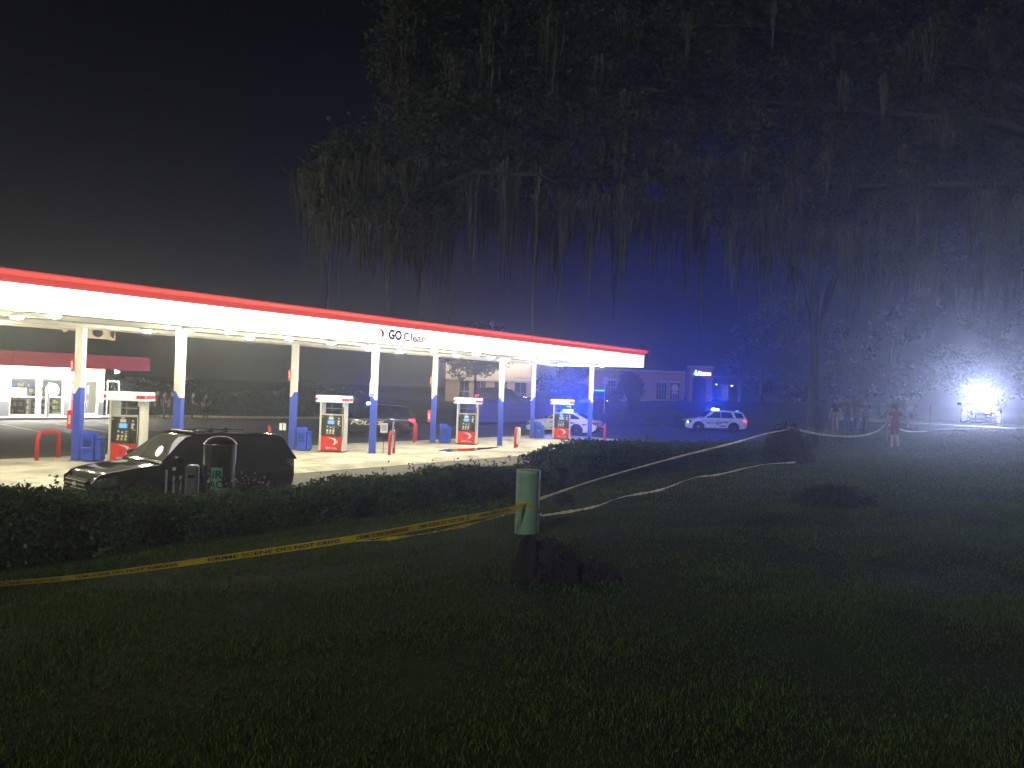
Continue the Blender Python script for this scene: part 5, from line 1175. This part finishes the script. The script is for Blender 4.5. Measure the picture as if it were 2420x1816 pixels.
# ------------------------------------------------------------------ people
def person(label, loc, heading, h=1.78, shirt=uniform, pants=uniform, skin=skin_m, sleeve=.55, arms=None, legs=None, head=(0, 0), stout=1., hair='short', name='person', shorts=False, badge=False, hairm=None, dress=False):
    k = h/1.78
    A = arms or {}; Lg = legs or {}
    J = {}; E = []; Rr = {}
    def j(n, p_, r_, par=None):
        J[n] = (p_[0]*k, p_[1]*k, p_[2]*k); Rr[n] = (r_[0]*k, r_[1]*k) if isinstance(r_, tuple) else (r_*k, r_*k)
        if par: E.append((par, n))
    so = stout
    j('pelvis', (0, 0, .96), (.150*so, .115*so)); j('waist', (0, .005, 1.10), (.140*so, .105*so), 'pelvis'); j('chest', (0, 0, 1.32), (.155*so, .115*so), 'waist'); j('upper', (0, -.01, 1.43), (.12, .09), 'chest')
    j('neck', (0, .0, 1.53), .055, 'upper'); hx, hy = head
    j('jaw', (hx*.4, .02+hy*.4, 1.60), (.062, .070), 'neck'); j('skull', (hx*.8, .01+hy*.8, 1.67), (.076, .092), 'jaw'); j('crown', (hx, hy, 1.735), (.066, .078), 'skull')
    j('nose', (hx*.7, .108+hy, 1.645), .012, 'jaw')
    for s, nm in ((-1, 'r'), (1, 'l')):
        j('sh'+nm, (s*.175*so, -.01, 1.42), .068, 'upper')
        el, ha = A.get(nm, ((s*.235, -.02, 1.14), (s*.25, .06, .90)))
        j('el'+nm, el, .046, 'sh'+nm); j('wr'+nm, ha, .031, 'el'+nm)
        d = Vector(ha)-Vector(el); d.normalize(); hd = Vector(ha)+d*.055; j('pa'+nm, hd, (.038, .022), 'wr'+nm)
        side_ = d.cross(Vector((0, 1, 0))); side_ = side_.normalized() if side_.length > .1 else Vector((1, 0, 0))
        for f, (o_, ln) in enumerate(((-.027, .075), (-.009, .088), (.009, .084), (.026, .066))):
            m_ = hd+d*.05+side_*o_; j('f%d%s' % (f, nm), m_, .0095, 'pa'+nm); j('g%d%s' % (f, nm), m_+d*(ln*.55)+Vector((0, .018, 0)), .008, 'f%d%s' % (f, nm))
        j('th'+nm, hd+side_*(-.045)+d*.012, .011, 'wr'+nm); j('tt'+nm, hd+side_*(-.055)+d*.05, .009, 'th'+nm)
        hp, kn, an = Lg.get(nm, ((s*.09, 0, .90), (s*.10, .02, .50), (s*.105, -.02, .09)))
        j('hp'+nm, hp, .092*so, 'pelvis'); j('kn'+nm, kn, .060, 'hp'+nm); j('ca'+nm, (kn[0]*.45+an[0]*.55, kn[1]*.45+an[1]*.55-.015, kn[2]*.6+an[2]*.4), .056, 'kn'+nm); j('an'+nm, an, .042, 'ca'+nm); j('to'+nm, (an[0]+s*.02, an[1]+.15, .035), (.042, .030), 'an'+nm)
    names = list(J); idx = {n_: i for i, n_ in enumerate(names)}
    me = bpy.data.meshes.new('body'); me.from_pydata([J[n_] for n_ in names], [(idx[a], idx[b]) for a, b in E], [])
    o = bpy.data.objects.new('body', me); COL.objects.link(o)
    md = o.modifiers.new('skin', 'SKIN'); md.use_smooth_shade = True
    for n_ in names: me.skin_vertices[0].data[idx[n_]].radius = Rr[n_]
    me.skin_vertices[0].data[0].use_root = True
    sd_ = o.modifiers.new('sub', 'SUBSURF'); sd_.levels = 1; sd_.render_levels = 1
    dg = bpy.context.evaluated_depsgraph_get(); m2 = bpy.data.meshes.new_from_object(o.evaluated_get(dg))
    bpy.data.objects.remove(o); bpy.data.meshes.remove(me)
    m2.name = 'body'; m2.materials.clear()
    for m_ in (skin, shirt, pants, shoe_m): m2.materials.append(m_)
    segs = []
    for a, b in E:
        c = 1
        if a in ('upper', 'neck', 'jaw', 'skull') and b in ('neck', 'jaw', 'skull', 'crown', 'nose'): c = 0
        elif a.startswith('sh') and b.startswith('el'): c = 10
        elif a[:2] in ('el', 'wr', 'pa', 'th') or a[0] in 'fg' and len(a) == 3: c = 0 if not (a[:2] == 'el' and sleeve > 1) else 1
        elif a == 'pelvis' or a[:2] == 'hp': c = 2
        elif a[:2] in ('kn', 'ca'): c = 0 if shorts else 2
        elif a[:2] == 'an': c = 3
        if a == 'upper' and b == 'neck': c = 11
        segs.append((np.array(J[a]), np.array(J[b]), c))
    PC = np.array([p_.center[:] for p_ in m2.polygons]); best = np.full(len(PC), 1e9); lab = np.zeros(len(PC), int)
    for a, b, c in segs:
        d = b-a; tt_ = np.clip(((PC-a)@d)/(d@d), 0, 1); dist = np.linalg.norm(PC-(a+tt_[:, None]*d), axis=1)
        cc = np.full(len(PC), c); cc[cc == 10] = 0
        if c == 10: cc = np.where(tt_ < sleeve, 1, 0)
        if c == 11: cc = np.where(tt_ < .55, 1, 0)
        if c == 2 and shorts: cc = np.where(PC[:, 2] < .56*k, 0, 2)
        m_ = dist < best; best[m_] = dist[m_]; lab[m_] = cc[m_]
    if dress: lab[(lab == 2) & (PC[:, 2] > .5*k)] = 1
    m2.polygons.foreach_set('material_index', lab.astype(np.int32)); m2.polygons.foreach_set('use_smooth', np.ones(len(lab), bool))
    t = thing(name, label, 'person', loc, heading)
    bo_ = bpy.data.objects.new('body', m2); COL.objects.link(bo_); bo_.parent = t
    hc = (J['skull'][0], J['skull'][1]-.012*k, J['skull'][2]+.022*k)
    V = []; F = []
    n = 14
    for i in range(7):
        th = (i/6)*math.pi*(.50 if hair == 'short' else .62)
        for q_ in range(n):
            a = 2*math.pi*q_/n; front = math.sin(a) > .35; tq = th*(.72 if front else 1.08)
            V.append((hc[0]+.089*k*math.sin(tq)*math.cos(a), hc[1]+.108*k*math.sin(tq)*math.sin(a), hc[2]+.10*k*math.cos(tq)))
    for i in range(6):
        for q_ in range(n): F.append((i*n+q_, i*n+(q_+1) % n, (i+1)*n+(q_+1) % n, (i+1)*n+q_))
    obj_from('hair', V, F, hairm or hair_m, t, True)
    if hair == 'long': rough = MB().tube([(hc[0], hc[1]-.07*k, hc[2]+.02), (hc[0], hc[1]-.105*k, hc[2]-.10*k), (hc[0], hc[1]-.10*k, hc[2]-.24*k)], [.075*k, .07*k, .03*k], 10).build('ponytail', hairm or hair_m, t, True)
    for s in (-1, 1): MB().lathe([(.001, -.008), (.009, -.004), (.009, .004), (.001, .008)], (J['skull'][0]+s*.032*k, J['skull'][1]+.090*k, J['skull'][2]-.005*k), 8).build('eye', ink, t)
    if badge:
        MB().lathe([(.158*k*so, 1.01*k), (.162*k*so, 1.03*k), (.158*k*so, 1.05*k)], (0, 0, 0), 18).build('belt', trim_black, t).scale = (1, .80, 1)
        for s in (-1, 1): MB().box((s*.225*k*so, .0, 1.38*k), (.012, .06, .07)).build('shoulder_patch', M('patch', (.45, .42, .35), .7), t)
        MB().box((.08*k, .118*k*so, 1.34*k), (.045, .012, .055)).build('badge', chrome, t)
    return t
def face(loc, target): return math.atan2(target[1]-loc[1], target[0]-loc[0])-math.pi/2
HIPS = {'r': ((-.30, -.06, 1.16), (-.17, .12, 1.02)), 'l': ((.30, -.06, 1.16), (.17, .12, 1.02))}
CLASP = {'r': ((-.24, .04, 1.14), (-.03, .24, 1.03)), 'l': ((.24, .04, 1.14), (.03, .24, 1.0))}
POL = [((13.35, 27.9), (14.5, 24), 1.76, None, 'dark-uniformed officer mostly hidden behind the left dispenser valance'), ((13.85, 27.4), (13.5, 20), 1.86, None, 'dark-uniformed officer standing right beside the left dispenser'),
       ((13.05, 25.0), (16, 24.2), 1.86, CLASP, 'dark-uniformed officer with clasped hands left of the blue column'), ((14.35, 26.4), (12.5, 22), 1.82, None, 'dark-uniformed officer partly behind the blue column'),
       ((15.0, 24.9), (17, 23), 1.80, CLASP, 'grey-haired dark-uniformed officer right of the blue column'), ((15.55, 24.25), (13, 21.5), 1.76, HIPS, 'dark-uniformed officer with hands at the belt, rightmost by the kerb')]
for i, (xy, tg, h, arms, lab) in enumerate(POL):
    person(lab, (*xy, -.012), face(xy, tg), h, arms=arms, badge=True, stout=1.05+.08*(i % 2), hairm=M('grey_hair', (.3, .29, .27), .7) if i == 4 else M('brown_hair', (.10, .06, .04), .7), head=(random.uniform(-.02, .02), .01))
red_cloth = M('red_cloth', (.16, .035, .032), .85, var=.15); navy_cloth = M('navy_cloth', (.02, .025, .05), .85, var=.15); khaki = M('khaki', (.25, .21, .15), .85, var=.1); tee = M('pale_tee', (.55, .53, .52), .85, var=.08); jean = M('jean', (.04, .05, .09), .85, var=.15)
def gnd(x, y): return (x, y, hz(x, y)-.01)
PHONE = {'r': ((-.25, .03, 1.16), (-.10, .25, 1.30)), 'l': ((.25, .02, 1.16), (.16, .22, 1.05))}
person('woman in a dark red outfit seen from behind at the tape', gnd(18.6, -18.05), face((18.6, -18.05), (30, -12)), 1.72, red_cloth, red_cloth, skin_m, .35, PHONE, {'l': ((.09, 0, .90), (.11, .10, .52), (.12, -.10, .11)), 'r': ((-.09, 0, .90), (-.09, .0, .50), (-.09, .02, .09))}, (.02, .03), 1.12, 'long', shorts=True, hairm=M('auburn', (.09, .04, .025), .7))
person('man in a pale shirt and dark shorts beyond the low hedge', gnd(31.2, -16.3), face((31.2, -16.3), (36, -12)), 1.84, tee, jean, skin_m, .6, HIPS, None, (0, 0), 1.2, shorts=True)
person('bystander in dark shirt and khaki trousers, leftmost of the group', gnd(26.2, -13.9), face((26.2, -13.9), (40, -5)), 1.80, navy_cloth, khaki, skin_m, .6)
person('bystander in dark clothes with arms folded, second in the group', gnd(27.1, -14.2), face((27.1, -14.2), (38, -8)), 1.86, navy_cloth, jean, skin_m, 1.2, CLASP)
person('bystander in black beside the folded-arms bystander', gnd(26.7, -14.75), face((26.7, -14.75), (36, -18)), 1.74, uniform, jean, skin_dark, .6, None)
person('bystander in dark shirt, rightmost of the group', gnd(26.5, -15.2), face((26.5, -15.2), (36, -16)), 1.70, uniform, uniform, skin_m, .6, PHONE)

# ------------------------------------------------------------------ haze volume added to stand in for lens glare round the lamps
hm = bpy.data.materials.new('glow_haze'); hm.use_nodes = True; hn = hm.node_tree.nodes; hn.clear()
ho = hn.new('ShaderNodeOutputMaterial'); hv = hn.new('ShaderNodeVolumePrincipled')
hv.inputs['Color'].default_value = (.88, .94, 1.0, 1); hv.inputs['Density'].default_value = 0.0043; hv.inputs['Anisotropy'].default_value = .77
hm.node_tree.links.new(hv.outputs[0], ho.inputs['Volume'])
hzb = MB().box((74, 54, 10.5), (340, 300, 26)).build('haze', hm); tag(hzb, 'thin haze volume added for lens glow round the lamps', kind='stuff')
